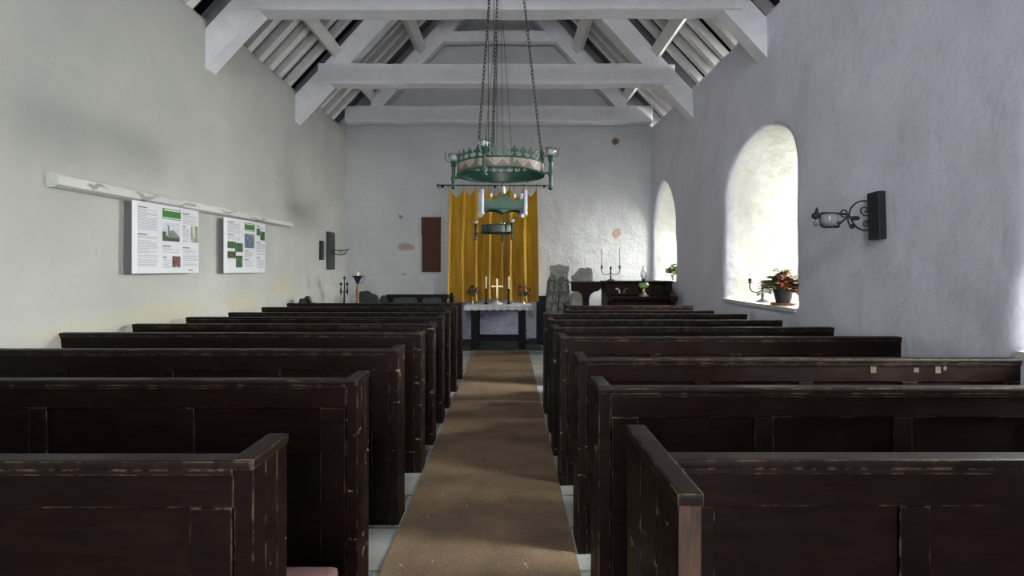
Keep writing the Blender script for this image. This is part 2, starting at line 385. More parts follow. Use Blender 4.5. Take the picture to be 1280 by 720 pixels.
    def build(s, name, mat, parent=None, loc=None, smooth=False, recalc=True, auto=None):
        if recalc: bmesh.ops.recalc_face_normals(s.b, faces=s.b.faces[:])
        o_w = Vector(loc) if loc is not None else (ORG[parent.name] if parent else Vector((0,0,0)))
        for v in s.b.verts: v.co -= o_w
        me = bpy.data.meshes.new(name); s.b.to_mesh(me); s.b.free()
        me.materials.append(M[mat] if isinstance(mat, str) else mat)
        if smooth:
            for p in me.polygons: p.use_smooth = True
            if auto: me.set_sharp_from_angle(angle=R(auto))
        o = bpy.data.objects.new(name, me); C.objects.link(o)
        ORG[o.name] = o_w
        if parent: o.parent = parent; o.location = o_w - ORG[parent.name]
        else: o.location = o_w
        return o

def dup(root, delta, label=None):
    """a copy of a thing with copies of its parts and sub-parts"""
    r = root.copy(); C.objects.link(r); r.location = root.location + Vector(delta)
    if label: r['label'] = label
    for ch in list(root.children):
        c = ch.copy(); C.objects.link(c); c.parent = r
        for g in ch.children:
            d = g.copy(); C.objects.link(d); d.parent = c
    return r

def spiral(c, r0, r1, a0, turns, n=26):
    """flat scroll in the x-z plane about c"""
    out = []
    for i in range(n+1):
        k = i/n; a = a0 + turns*2*math.pi*k; r = r0 + (r1-r0)*k
        out.append((c[0] + r*math.cos(a), c[1], c[2] + r*math.sin(a)))
    return out
def smoothpath(pts, n=6):
    pts = [Vector(p) for p in pts]; out = []
    for i in range(len(pts)-1):
        p0, p1, p2, p3 = pts[max(i-1,0)], pts[i], pts[i+1], pts[min(i+2,len(pts)-1)]
        for k in range(n):
            t = k/n
            out.append(.5*((2*p1) + (p2-p0)*t + (2*p0-5*p1+4*p2-p3)*t*t + (3*p1-p0-3*p2+p3)*t**3))
    out.append(pts[-1]); return out

# ---------------------------------------------------------------- the setting: walls
def wall(name, bm_solid, cutters, voxel, mat, disp):
    def tmp(mb):
        bmesh.ops.recalc_face_normals(mb.b, faces=mb.b.faces[:])
        me = bpy.data.meshes.new('wall_form'); mb.b.to_mesh(me); mb.b.free()
        o = bpy.data.objects.new('wall_form', me); C.objects.link(o); return o
    o = tmp(bm_solid); cs = [tmp(c) for c in cutters]
    for c in cs:
        m = o.modifiers.new('cut', 'BOOLEAN'); m.object = c; m.operation = 'DIFFERENCE'; m.solver = 'EXACT'
    m = o.modifiers.new('grain', 'REMESH'); m.mode = 'VOXEL'; m.voxel_size = voxel
    m = o.modifiers.new('soft', 'SMOOTH'); m.factor = .5; m.iterations = 4
    dg = bpy.context.evaluated_depsgraph_get()
    me = bpy.data.meshes.new_from_object(o.evaluated_get(dg))
    for x in [o] + cs: bpy.data.objects.remove(x, do_unlink=True)
    me.name = name; nrm = [v.normal.copy() for v in me.vertices]
    for v, n in zip(me.vertices, nrm):
        v.co = v.co + n * disp(v.co.copy())
    for p in me.polygons: p.use_smooth = True
    me.materials.clear(); me.materials.append(M[mat])
    ob = bpy.data.objects.new(name, me); C.objects.link(ob); ob['kind'] = 'structure'; ORG[ob.name] = Vector((0,0,0))
    return ob
def lumps(a, b, c):
    def f(p):
        return noise.noise(p*.7)*a + noise.noise(p*2.3 + Vector((3,1,7)))*b + noise.noise(p*6.1 + Vector((9,4,2)))*c
    return f
XC = -.21                                   # centre line of the nave
SL = 1.08                                   # slope of the roof
def LOW(u): return 4.54 + SL*(2.49 - abs(u))  # underside of the principal rafters
XR = 2.87
def XL(y): return -3.52 + .02*y
WT = 4.42
def arch(y0, y1, zs, zsp, zap, n=14, pw=2.2, skew=0):
    pts = [(y0, zs), (y1, zs)]
    yc, hw = (y0+y1)/2, (y1-y0)/2
    for k in range(n+1):
        a = math.pi*k/n
        cx, sz = math.cos(a), math.sin(a)
        e = 2/pw
        pts.append((yc + hw*math.copysign(abs(cx)**e, cx) + skew*sz, zsp + (zap-zsp)*abs(sz)**e))
    return pts
def splay(inner, outer, xi, xo, dirn=1):
    mb = MB(); rings = []
    for x, ol in ((xi - .4*dirn, inner), (xi, inner), (xo, outer), (xo + .6*dirn, outer)):
        rings.append([mb.b.verts.new((x, y, z)) for y, z in ol])
    n = len(inner)
    for A, B in zip(rings, rings[1:]):
        for k in range(n): mb.b.faces.new((A[k], B[k], B[(k+1)%n], A[(k+1)%n]))
    mb.b.faces.new(rings[0]); mb.b.faces.new(rings[-1][::-1])
    return mb
Y0, Y1 = -2.6, 10.7
W1 = (arch(5.26, 7.07, 1.12, 2.52, 3.15, skew=-.12, pw=2.0), arch(5.72, 6.5, 1.12, 2.35, 2.85, skew=-.03))
W2 = (arch(9.15, 10.62, 1.29, 2.34, 3.18, pw=1.7), arch(9.45, 10.25, 1.29, 2.1, 2.8, pw=1.7))
W3 = ([(1.35, 1.06), (3.02, 1.06), (3.0, 1.45), (2.93, 1.6), (2.90, 2.3)] + [(2.125+.775*math.cos(math.pi*k/11), 2.45+.65*math.sin(math.pi*k/11)) for k in range(12)], [(1.8, 1.06), (2.6, 1.06), (2.6, 1.45), (2.6, 1.6), (2.6, 2.2)] + [(2.2+.4*math.cos(math.pi*k/11), 2.35+.5*math.sin(math.pi*k/11)) for k in range(12)])
sol = MB(); sol.prism([(XR, -.1), (XR, WT), (XR+.95, WT-SL*.95+.05), (XR+.95, -.1)], 1, Y0-.3, Y1+.35)
dR = lumps(.030, .015, .004)
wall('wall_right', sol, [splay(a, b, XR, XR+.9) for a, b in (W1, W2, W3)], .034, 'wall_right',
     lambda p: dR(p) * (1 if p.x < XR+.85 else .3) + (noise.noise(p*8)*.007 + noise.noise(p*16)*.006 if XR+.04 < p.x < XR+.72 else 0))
sol = MB()
for (ya, yb) in ((Y0-.3, Y1+.35),):
    prof = lambda y: [(XL(y), -.1), (XL(y), WT), (XL(y)-.95, WT-SL*.95+.05), (XL(y)-.95, -.1)]
    A = [sol.b.verts.new((x, ya, z)) for x, z in prof(ya)]; B = [sol.b.verts.new((x, yb, z)) for x, z in prof(yb)]
    sol.b.faces.new(A); sol.b.faces.new(B[::-1])
    for k in range(4): sol.b.faces.new((A[k], B[k], B[(k+1)%4], A[(k+1)%4]))
dL = lumps(.022, .007, .0015)
def disp_left(p):
    k = max(0, min(1, (1.16 + .05*noise.noise(p*1.7) - p.z)/.07))
    return dL(p) + .055*k*(1 + noise.noise(p*3)*.5)
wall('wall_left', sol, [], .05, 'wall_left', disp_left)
gable = [(-4.3, -.1), (3.7, -.1), (3.7, LOW(3.91)+.95), (XC, LOW(0)+.95), (-4.3, LOW(4.09)+.95)]
dB = lumps(.022, .012, .006)
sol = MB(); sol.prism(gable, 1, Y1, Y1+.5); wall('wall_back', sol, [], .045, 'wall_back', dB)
sol = MB(); sol.prism(gable, 1, Y0-.5, Y0)
dcut = MB(); dcut.prism(arch(-1.3, 1.0, .0, 2.2, 3.0), 1, Y0-1, Y0+.5)  # unseen doorway behind the viewer, made up to let fill light in
dcut2 = MB(); dcut2.prism(arch(-.8, .4, 3.9, 4.9, 5.4), 1, Y0-1, Y0+.5)  # unseen high window, likewise made up to admit fill
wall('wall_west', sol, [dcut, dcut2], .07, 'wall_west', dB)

mb = MB(); mb.box(-4.4, 3.8, Y0-.5, Y1+.4, -.12, 0); fl = mb.build('floor', 'floor'); fl['kind'] = 'structure'
mb = MB(); mb.box(XL(10)+.1, -1.18, Y1-.035, Y1+.03, 0, .13); mb.box(.3, XR-.02, Y1-.035, Y1+.03, 0, .13)
mb.box(-1.18, .3, Y1-.05, Y1+.03, 0, .11); sk = mb.build('baseboard_back', 'skirt'); sk['kind'] = 'structure'

# windows: leaded frames deep in the splays
def window(name, ol, x):
    root = thing(name, (x, (ol[0][0]+ol[1][0])/2, ol[0][1]), kind='structure')
    mb = MB(); n = len(ol)
    cy = sum(p[0] for p in ol)/n; cz = sum(p[1] for p in ol)/n
    inn = [(cy + (y-cy)*.86, cz + (z-cz)*.92) for y, z in ol]; out = [(cy + (y-cy)*1.06, cz + (z-cz)*1.04) for y, z in ol]
    for k in range(n):
        k2 = (k+1) % n
        vs = [mb.b.verts.new(v) for v in ((x-.03,*out[k]),(x-.03,*out[k2]),(x-.03,*inn[k2]),(x-.03,*inn[k]),(x+.03,*out[k]),(x+.03,*out[k2]),(x+.03,*inn[k2]),(x+.03,*inn[k]))]
        for f in ((0,1,2,3),(7,6,5,4),(3,2,6,7),(1,0,4,5)): mb.b.faces.new([vs[i] for i in f])
    y0, y1, z0 = ol[0][0], ol[1][0], ol[0][1]; z1 = max(p[1] for p in ol)
    mb.box(x-.02, x+.02, (y0+y1)/2-.02, (y0+y1)/2+.02, z0, z1-.02)
    for k in (1, 2, 3): mb.box(x-.012, x+.012, y0+.03, y1-.03, z0+(z1-z0)*k*.22-.01, z0+(z1-z0)*k*.22+.01)
    fr = mb.build('window_frame', 'white_timber', root)
    mb = MB(); f = mb.b.faces.new([mb.b.verts.new((x, y, z)) for y, z in inn]); pn = mb.build('pane', 'pane', fr, recalc=False)
window('window_1', W1[1], XR+.80); window('window_2', W2[1], XR+.80); window('window_3', W3[1], XR+.80)
def sill(name, y0, y1, z, x0=XR-.03):
    mb = MB(); mb.prism([(x0, y0), (x0, y1), (XR+.78, y1-.35), (XR+.78, y0+.35)], 2, z-.01, z+.03)
    o = mb.build(name, 'lintel_line'); o['kind'] = 'structure'
sill('trim_1', 5.27, 7.06, 1.115); sill('trim_2', 9.12, 10.48, 1.285, XR); sill('trim_3', 1.37, 2.97, 1.055)

# ---------------------------------------------------------------- the roof
ROOF = thing('ceiling', (XC, 4, 4.4), kind='structure')
TY = [3.63, 6.0, 8.37, 10.52]
def sx(u, side): return XC + side*u
for side in (-1, 1):
    # dark underside of the covering, then grey boards between the rafters, then the rafters
    mb = MB(); a, b = 4.05, -.05
    mb.b.faces.new([mb.b.verts.new(v) for v in ((sx(a,side), Y0-.4, LOW(a)+.86), (sx(a,side), Y1+.3, LOW(a)+.86), (sx(b,side), Y1+.3, LOW(b)+.86), (sx(b,side), Y0-.4, LOW(b)+.86))])
    mb.build('roof_covering', 'felt', ROOF)
    y = -2.2; prev = None
    nv = Vector((side*SL, 0, 1)).normalized()
    while y < 10.6:
        w = random.uniform(.09, .13)
        if not any(abs(y - t) < .17 for t in TY):
            mb = MB(); o_ = .62*.68 + .055
            a = Vector((sx(3.5,side), y, LOW(3.5)+.66+random.uniform(-.015,.02))); b = Vector((sx(.02,side), y+random.uniform(-.03,.03), LOW(.02)+.66))
            mb.beam(a, b, w, .10, nv); mb.build('rafter', 'rafter', ROOF)
        yn = y + random.uniform(.29, .34)
        # board strip filling most of the gap
        g0 = y + w/2 + (random.uniform(.0, .05) if side < 0 else random.uniform(-.03, .05)); g1 = yn - .055 - random.choice((0, 0, .03, .06))
        mb = MB(); a = Vector((sx(3.6,side), (g0+g1)/2, LOW(3.6)+.77)); b = Vector((sx(.02,side), (g0+g1)/2, LOW(.02)+.77))
        mb.beam(a, b, g1-g0, .03, nv); mb.build('roof_board', 'board', ROOF)
        y = yn
    for (u, z) in ((2.54, 4.98), (1.555, 5.90)):
        mb = MB(); x = sx(u, side)
        mb.beam((x, Y0, z), (x, Y1+.1, z), .17, .2, nv, .015); mb.build('purlin', 'rafter', ROOF)
mb = MB(); mb.box(XC-.09, XC+.09, Y0, Y1+.1, LOW(0)+.3, LOW(0)+.62); mb.build('ridge_beam', 'white_timber', ROOF)
def rough(mb, amt, cuts=8):
    bmesh.ops.subdivide_edges(mb.b, edges=[e for e in mb.b.edges if e.calc_length() > .5], cuts=cuts, use_grid_fill=True)
    for v in mb.b.verts:
        v.co += Vector((noise.noise(v.co*1.3), noise.noise(v.co*1.3+Vector((5,5,5))), noise.noise(v.co*1.3+Vector((9,2,4)))))*amt
for i, ty in enumerate(TY):
    T = thing('roof_truss', (XC, ty, 4.39), kind='structure')
    g_ = i == 3; mb = MB(); mb.box(sx(3.04 if g_ else 2.80,-1), sx(3.04 if g_ else 2.80,1), ty-.13, ty+.13, 4.43, 4.75, bevel=.02); rough(mb, .022, 14); mb.build('tie_beam', 'white_timber', T)
    for side in (-1, 1):
        mb = MB()
        ub = 2.52 if g_ else 3.45
        pts = [(sx(ub,side), LOW(ub)), (sx(ub-.3,side), LOW(ub-.3)), (sx(.0,side), LOW(0)), (sx(.0,side), LOW(0)+.44), (sx(ub,side), LOW(ub)+.44)]
        mb.prism(pts, 1, ty-.10, ty+.10); rough(mb, .016, 10); mb.build('principal_rafter', 'white_timber', T)
    mb = MB(); mb.box(sx(1.30,-1), sx(1.30,1), ty-.09, ty+.09, 6.04, 6.25, bevel=.015); rough(mb, .02, 10); mb.build('collar_beam', 'white_timber', T)

# ---------------------------------------------------------------- pews
def pew(y, xa, xw, top, label, group, end=(0, .185), stile_off=0, seat=True, wear=0):
    """xa: aisle end, xw: wall end; y: the face of the back towards the viewer"""
    s = 1 if xw > xa else -1
    root = thing('box_pew', ((xa+xw)/2, y, 0), label, 'pew', group)
    L = abs(xw - xa); X = lambda d: xa + s*d
    bx = lambda mb, d0, d1, y0, y1, z0, z1, bv=.004: mb.box(min(X(d0),X(d1)), max(X(d0),X(d1)), y0, y1, z0, z1, None, bv)
    mb = MB()                                       # frame of the back: rails, stiles, muntins
    bx(mb, .05, L, y, y+.04, top-.125, top-.02); bx(mb, .05, L, y, y+.04, 0, .16)
    n = max(2, round((L-.2)/.62)); mun = [.05 + .06 + k*(L-.15)/n for k in range(n+1)]
    for k, d in enumerate(mun):
        hw = .055 if k in (0, n) else .04
        bx(mb, max(.05, d-hw), min(L, d+hw), y+.0008, y+.039, .16, top-.125)
    mb.build('back_frame', 'pew', root)
    mb = MB(); bx(mb, .06, L-.01, y+.013, y+.03, .12, top-.1, 0); mb.build('back_panel', 'pew', root)
    mb = MB()                                       # moulded capping
    bx(mb, .0, L, y-.012, y+.052, top-.024, top, .009); bx(mb, .05, L, y-.006, y+.046, top-.04, top-.024, .003)
    mb.build('capping', 'pew_cap', root)
    e0, e1 = y + end[0], y + end[1]
    mb = MB(); w = (e1 - e0)/3                      # end of upright boards towards the aisle
    for k in range(3): bx(mb, 0, .05, e0 + k*w + (.0015 if k else 0), e0 + (k+1)*w - .0015, 0, top-.022, .003)
    mb.build('bench_end', 'pew_end', root)
    mb = MB(); bx(mb, -.004, .056, e0-.008, e1+.006, top-.026, top+.004, .008); mb.build('end_capping', 'pew_cap', root)
    mb = MB(); pts = []                             # seat board with a rounded nose at the aisle
    ys, ye = y+.04, y+.42; r = .10
    for k in range(7):
        a = R(90*k/6); pts.append((X(.06 + r - r*math.sin(a)) , ye - r + r*math.cos(a)))
    pts = [(X(L), ye)] + pts + [(X(.06), ys), (X(L), ys)]
    mb.prism(pts, 2, .425, .455); mb.build('seat', 'pew_cap', root)
    mb = MB(); bx(mb, .08, L, y+.34, y+.365, 0, .425, .003)
    for d in (.1, L*.5, L-.1): bx(mb, d-.02, d+.02, y+.04, y+.345, 0, .424, .003)
    mb.build('seat_support', 'pew', root)
    return root

ordn = ['first', 'second', 'third', 'fourth', 'fifth', 'sixth', 'seventh', 'eighth', 'ninth']
LP = [(1.35, 1.06), (2.32, 1.06), (3.18, 1.06), (3.99, 1.06), (4.62, 1.06), (5.27, 1.06), (5.82, 1.06), (6.60, 1.06), (7.35, 1.06)]
LE = [None, None, None, -3.42, -3.30, -3.23, -3.10, -3.10, -3.10]
lw = ['dark pew left of the aisle nearest the viewer, top capping badly chipped', 'dark pew left of the aisle, second from the viewer, flaked paint on its end']
for i, (y, tp) in enumerate(LP):
    lab = lw[i] if i < 2 else f'dark wooden box pew left of the aisle, {ordn[i]} row from the viewer'
    pew(y, -.655 if i == 0 else -.668, LE[i] or XL(y)+.06, tp, lab, 'dark box pews left of the aisle', end=(0, .205 if i == 0 else .185))
RP = [1.36, 2.17, 2.86, 3.76, 4.36, 4.97, 5.62, 6.09, 6.87]
RA = [.365, .365, .37, .36, .36, .37, .37, .66, .72]
RE = [2.80, 2.80, 2.77, 2.79, 2.68, 2.57, 2.53, 2.36, 2.39]
for i, y in enumerate(RP):
    lab = {0: 'dark pew right of the aisle nearest the viewer, long end with raw worn edge', 2: 'dark pew right of the aisle, third from viewer, pale tape scars on back'}.get(
        i, f'dark box pew right of the aisle, {ordn[i]} row from the viewer')
    pw_ = pew(y, RA[i], RE[i], 1.06, lab, 'dark box pews right of the aisle', end=(-.215, .28) if i == 0 else (-.003, .21))
    if i == 0:
        mb = MB(); mb.box(RA[0]+.001, RA[0]+.049, y-.2185, y-.2145, .02, 1.036); tag(mb.build('worn_edge', 'worn', pw_), 'brown worn bare-wood front edge')
    if i == 2:
        for (a_, b_, c_, d_) in ((1.955, 1.985, .982, 1.028), (2.19, 2.215, .985, 1.01), (2.305, 2.335, .98, 1.03), (2.35, 2.366, .995, 1.028)):
            mb = MB(); mb.box(a_, b_, y-.0015, y-.0002, c_, d_); tag(mb.build('tape_scar', 'tape', pw_), 'pale scar left by tape')

# ---------------------------------------------------------------- carpet, kneeler
mb = MB()
nx, ny = 14, 120
g = [[mb.b.verts.new((-.655 + 1.012*i/nx + .006*noise.noise(Vector((i*5., j*.25, 0)))*(1 if i in (0, nx) else 0), -1.2 + 11.05*j/ny, .012 + .007*(noise.noise(Vector((i*.3, j*.33, 3))) + .6*noise.noise(Vector((1, j*.6, 8)))))) for i in range(nx+1)] for j in range(ny+1)]
for j in range(ny):
    for i in range(nx): mb.b.faces.new((g[j][i], g[j][i+1], g[j+1][i+1], g[j+1][i]))
ex = bmesh.ops.extrude_face_region(mb.b, geom=mb.b.faces[:])
for v in [v for v in ex['geom'] if isinstance(v, bmesh.types.BMVert)]: v.co.z = .001
tag(mb.build('aisle_carpet', 'carpet', loc=(-.15, 4, 0), smooth=True, auto=50), 'worn brown coconut matting runner down the aisle', 'carpet')
mb = MB(); mb.box(-.98, -.68, 1.84, 2.12, .0, .36, bevel=.03)
tag(mb.build('kneeler', 'pink', loc=(-.94, 1.96, 0), smooth=True, auto=60), 'faded pink upholstered kneeler box between the two nearest left pews', 'kneeler')

# ---------------------------------------------------------------- altar
AY = 9.95
T = thing('altar_table', (-.2, AY+.25, 0), 'black wooden altar table with open frame under white cloth', 'table')
mb = MB(); mb.box(-.80, .36, AY-.03, AY+.55, .815, .845, bevel=.004); mb.build('table_top', 'table_wood', T)
for x in (-.725, .17):
    for y in (AY, AY+.45):
        mb = MB(); mb.box(x, x+.135, y, y+.07, .0145, .815, bevel=.006); mb.build('leg', 'table_wood', T)
for yy in (AY+.01, AY+.46):
    mb = MB(); mb.box(-.59, .17, yy, yy+.04, .735, .815); mb.build('apron', 'table_wood', T)
for yy in (AY+.01, AY+.46):
    mb = MB(); mb.box(-.59, .17, yy, yy+.04, .17, .235); mb.build('stretcher', 'table_wood', T)
# cloth: flat top, scalloped hanging edge
mb = MB(); per = []
x0, x1, y0, y1, zt = -.845, .42, AY-.045, AY+.56, .852
def edge(x, y): per.append((x, y))
n = 64
for k in range(n): edge(x0+(x1-x0)*k/n, y0)
for k in range(24): edge(x1, y0+(y1-y0)*k/24)
for k in range(n): edge(x1-(x1-x0)*k/n, y1)
for k in range(24): edge(x0, y1-(y1-y0)*k/24)
top = [mb.b.verts.new((x, y, zt)) for x, y in per]; mid = []; low = []
for k, (x, y) in enumerate(per):
    nx_ = -1 if x <= x0+1e-6 else (1 if x >= x1-1e-6 else 0); ny_ = -1 if y <= y0+1e-6 else (1 if y >= y1-1e-6 else 0)
    w = .006*math.sin(k*.9)
    mid.append(mb.b.verts.new((x+nx_*(.008+w), y+ny_*(.008+w), zt-.03)))
    low.append(mb.b.verts.new((x+nx_*(.012+w*1.6), y+ny_*(.012+w*1.6), zt-.085-.014*abs(math.sin(k*.45)))))
mb.b.faces.new(top); N = len(per)
for k in range(N):
    k2 = (k+1) % N
    mb.b.faces.new((top[k], mid[k], mid[k2], top[k2])); mb.b.faces.new((mid[k], low[k], low[k2], mid[k2]))
tag(mb.build('altar_cloth', 'cloth', loc=(-.2, AY+.25, .852), smooth=True, auto=50), 'white lace-edged cloth covering the altar table', 'tablecloth')
mb = MB(); mb.box(-1.25, .62, AY-.08, Y1-.04, .001, .014); o = mb.build('trim_5', 'skirt'); o['kind'] = 'structure'
# limewashed slabs seen under and beside the table
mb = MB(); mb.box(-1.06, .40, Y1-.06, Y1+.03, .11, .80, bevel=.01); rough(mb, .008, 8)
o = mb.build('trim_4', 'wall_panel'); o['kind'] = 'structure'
ZT = .853
def cross(x, y, z):
    t = thing('altar_cross', (x, y, z), 'pale brass cross on white stepped base at centre of altar', 'cross')
    mb = MB(); mb.lathe([(0,0),(.098,0),(.098,.02),(.07,.032),(.066,.05),(.03,.066),(0,.066)], (x,y,z), 24); mb.build('base', 'white_ceramic', t, smooth=True, auto=40)
    mb = MB(); mb.lathe([(.03,.066),(.022,.09),(.016,.1),(.018,.12),(0,.12)], (x,y,z), 16); mb.box(x-.018, x+.018, y-.012, y+.012, z+.1, z+.49, bevel=.004); mb.build('upright', 'brass', t)
    mb = MB(); mb.box(x-.115, x+.115, y-.0122, y+.0122, z+.325, z+.361, bevel=.004); mb.build('cross_arm', 'brass', t)
cross(-.24, AY+.25, ZT)
def candlestick(x, y, z, label):
    t = thing('altar_candlestick', (x, y, z), label, 'candlestick', 'altar candlesticks')
    mb = MB(); mb.lathe([(0,0),(.05,0),(.05,.012),(.022,.028),(.014,.06),(.017,.075),(.013,.1),(.013,.26),(.02,.275),(.026,.29),(.018,.30),(0,.30)], (x,y,z), 14); mb.build('holder', 'iron', t, smooth=True, auto=50)
    mb = MB(); mb.lathe([(.016,.30),(.0165,.31),(.015,.525),(.008,.535),(0,.537)], (x,y,z), 12); mb.build('candle', 'candle', t, smooth=True, auto=50)
candlestick(-.455, AY+.22, ZT, 'black candlestick with white candle left of the altar cross')
candlestick(-.02, AY+.22, ZT, 'black candlestick with white candle right of the altar cross')
def flowers(x, y, z, label, seed):
    random.seed(seed)
    t = thing('flower_vase', (x, y, z), label, 'vase of flowers', 'flower vases on the altar')
    mb = MB(); mb.lathe([(0,0),(.032,0),(.034,.01),(.02,.03),(.018,.07),(.03,.13),(.034,.15),(.028,.15),(.012,.06),(0,.05)], (x,y,z), 16); mb.build('vase', 'brass', t, smooth=True, auto=60)
    st = MB(); lf = MB(); pk = MB(); dk = MB(); pl = MB()
    for k in range(34):
        a = random.uniform(0, 2*math.pi); r = random.uniform(.01, .115); h = .19 + random.uniform(0, .17) - r*.3
        e = Vector((x + r*math.cos(a)*1.1, y + r*math.sin(a)*.7, z + h))
        st.tube([(x, y, z+.10), ((x+e.x)/2, (y+e.y)/2, z+.17), e], .0025, 4)
        which = random.random(); tgt = pk if which < .3 else (dk if which < .75 else pl)
        for j in range(6):
            b = 2*math.pi*j/6; tgt.leaf(e, (math.cos(b), math.sin(b), .5), .046, .042)
        tgt.ball(e, .017, sub=1)
        lf.leaf(((x+e.x)/2, (y+e.y)/2, z+.19), (math.cos(a+.6), math.sin(a+.6), .3), .10, .05)
    st.build('stem', 'leaf', t); lf.build('leaves', 'leaf', t); pk.build('pink_flowers', 'petal_pink', t); dk.build('plum_flowers', 'petal_dark', t); pl.build('pale_flowers', 'petal_pale', t)
flowers(-.715, AY+.25, ZT, 'vase of pink and plum flowers at left end of altar', 3)
flowers(.265, AY+.25, ZT, 'vase of dark plum flowers at right end of altar', 11)

# ---------------------------------------------------------------- curtain and its rod
x0, x1, zt, zb = -1.20, .545, 3.17, .90
hooks = [0, .165, .295, .45, .60, .69, .85, 1.0]
mb = MB(); nx, nz = 220, 40; g = []
def seg_of(u):
    for i in range(len(hooks)-1):
        if u <= hooks[i+1] + 1e-9: return i, (u-hooks[i])/(hooks[i+1]-hooks[i])
for j in range(nz+1):
    v = j/nz; row = []
    for i in range(nx+1):
        u = i/nx; s_, q = seg_of(u)
        dip = .18*(math.sin(math.pi*q)**.8 if 0 < q < 1 else 0)*(hooks[s_+1]-hooks[s_])/.15
        top_z = zt - min(dip, .21)
        z = top_z + (zb - .03*math.sin(u*9) - top_z)*v
        fold = .075*math.cos(2*math.pi*(s_+q)*1.0) + .032*math.sin(2*math.pi*(u*13 + .3*math.sin(v*2.5))) * min(1, v*3) + .010*math.sin(2*math.pi*u*29 + v*2)*(.3+.7*v)
        xx = x0 + (x1-x0)*u + (u-.5)*.06*v + .012*math.sin(2*math.pi*u*9 + 3*v)*v
        row.append(mb.b.verts.new((xx, Y1-.16 - fold*(.5+.5*v) , z)))
    g.append(row)
for j in range(nz):
    for i in range(nx): mb.b.faces.new((g[j][i], g[j][i+1], g[j+1][i+1], g[j+1][i]))
CU = mb.build('curtain', 'curtain', loc=(-.33, Y1-.15, zb), smooth=True)
tag(CU, 'mustard gold velvet curtain hung in folds behind the altar', 'curtain')
T = thing('curtain_rod', (-.3, Y1-.16, 3.2), 'thin dark curtain rod with finials above the gold curtain', 'curtain rod')
mb = MB(); mb.tube([(-1.42, Y1-.16, 3.205), (.80, Y1-.16, 3.195)], .011, 8); mb.build('rod', 'iron', T, smooth=True)
for x in (-1.43, .81):
    mb = MB(); mb.ball((x, Y1-.16, 3.2), .026); mb.build('finial', 'silver' if x > 0 else 'iron', T, smooth=True)
for x in (-1.36, -.3, .70):
    mb = MB(); mb.tube([(x, Y1-.16, 3.2), (x, Y1+.03, 3.2)], .010, 6); mb.lathe([(0,0),(.03,0),(.03,.012),(0,.012)], (0,0,0), 10, mat=Matrix.Translation((x, Y1-.0, 3.2)) @ Matrix.Rotation(R(90), 4, 'X')); mb.build('bracket', 'iron', T)
for h in hooks:
    x = x0 + (x1-x0)*h; mb = MB()
    mb.tube([(x+.017*math.cos(a), Y1-.16, 3.195+.02*math.sin(a)) for a in [2*math.pi*k/12 for k in range(12)]], .004, 5, loop=True); mb.build('ring', 'iron', T)

# brown slatted board hanging on the end wall
a, b = P(528, 273, Y1), P(551, 340, Y1)
T = thing('hymn_board', ((a.x+b.x)/2, Y1, b.z), 'tall brown slatted wooden board on end wall left of the curtain', 'board')
mb = MB(); mb.box(a.x+.008, b.x-.008, Y1-.05, Y1-.005, b.z, a.z); mb.build('backing', 'board_brown', T)
mb = MB(); mb.box(a.x, a.x+.018, Y1-.06, Y1-.01, b.z, a.z); mb.box(b.x-.018, b.x, Y1-.06, Y1-.01, b.z, a.z); mb.box(a.x-.012, b.x+.012, Y1-.066, Y1-.01, a.z-.02, a.z+.02)
mb.box(a.x-.008, b.x+.008, Y1-.07, Y1-.05, a.z-.34, a.z-.02)
mb.build('frame', 'board_brown', T)
mb = MB(); n = 26
for k in range(n):
    z = b.z + (a.z-b.z)*k/n; mb.box(a.x+.016, b.x-.016, Y1-.058-.003*(k%3), Y1-.05, z+.009, z+(a.z-b.z)/n-.007)
mb.build('slats', 'board_brown', T)

# ---------------------------------------------------------------- hanging corona lights
def chain(mb, a, b, link=.05, r=.0048, w=.012):
    a, b = Vector(a), Vector(b); d = b-a; n = int(d.length/(link*.78)); d.normalize()
    for k in range(n):
        c = a + (b-a)*((k+.5)/n)
        u = d.orthogonal().normalized(); 
        if k % 2: u = d.cross(u)
        pts = [c + d*math.cos(t)*link*.5 + u*math.sin(t)*w for t in [2*math.pi*j/8 for j in range(8)]]
        mb.tube(pts, r, 4, loop=True)
def fleur(mb, c, ang, h, w):
    out = Vector((math.cos(ang), math.sin(ang), 0)); t = Vector((-math.sin(ang), math.cos(ang), 0))
    half = [(.0,1.0),(.16,.80),(.10,.60),(.30,.72),(.50,.62),(.50,.42),(.32,.40),(.26,.46),(.10,.40),(.16,.18),(.36,.10),(.5,.0)]
    poly = half + [(-x, y) for x, y in half[::-1][:-1]]
    A = [mb.b.verts.new(c + t*x*w + Vector((0,0,y*h)) + out*.003) for x, y in poly]
    B = [mb.b.verts.new(c + t*x*w + Vector((0,0,y*h)) - out*.003) for x, y in poly]
    mb.b.faces.new(A); mb.b.faces.new(B[::-1]); n = len(poly)
    for i in range(n): mb.b.faces.new((A[i], B[i], B[(i+1)%n], A[(i+1)%n]))
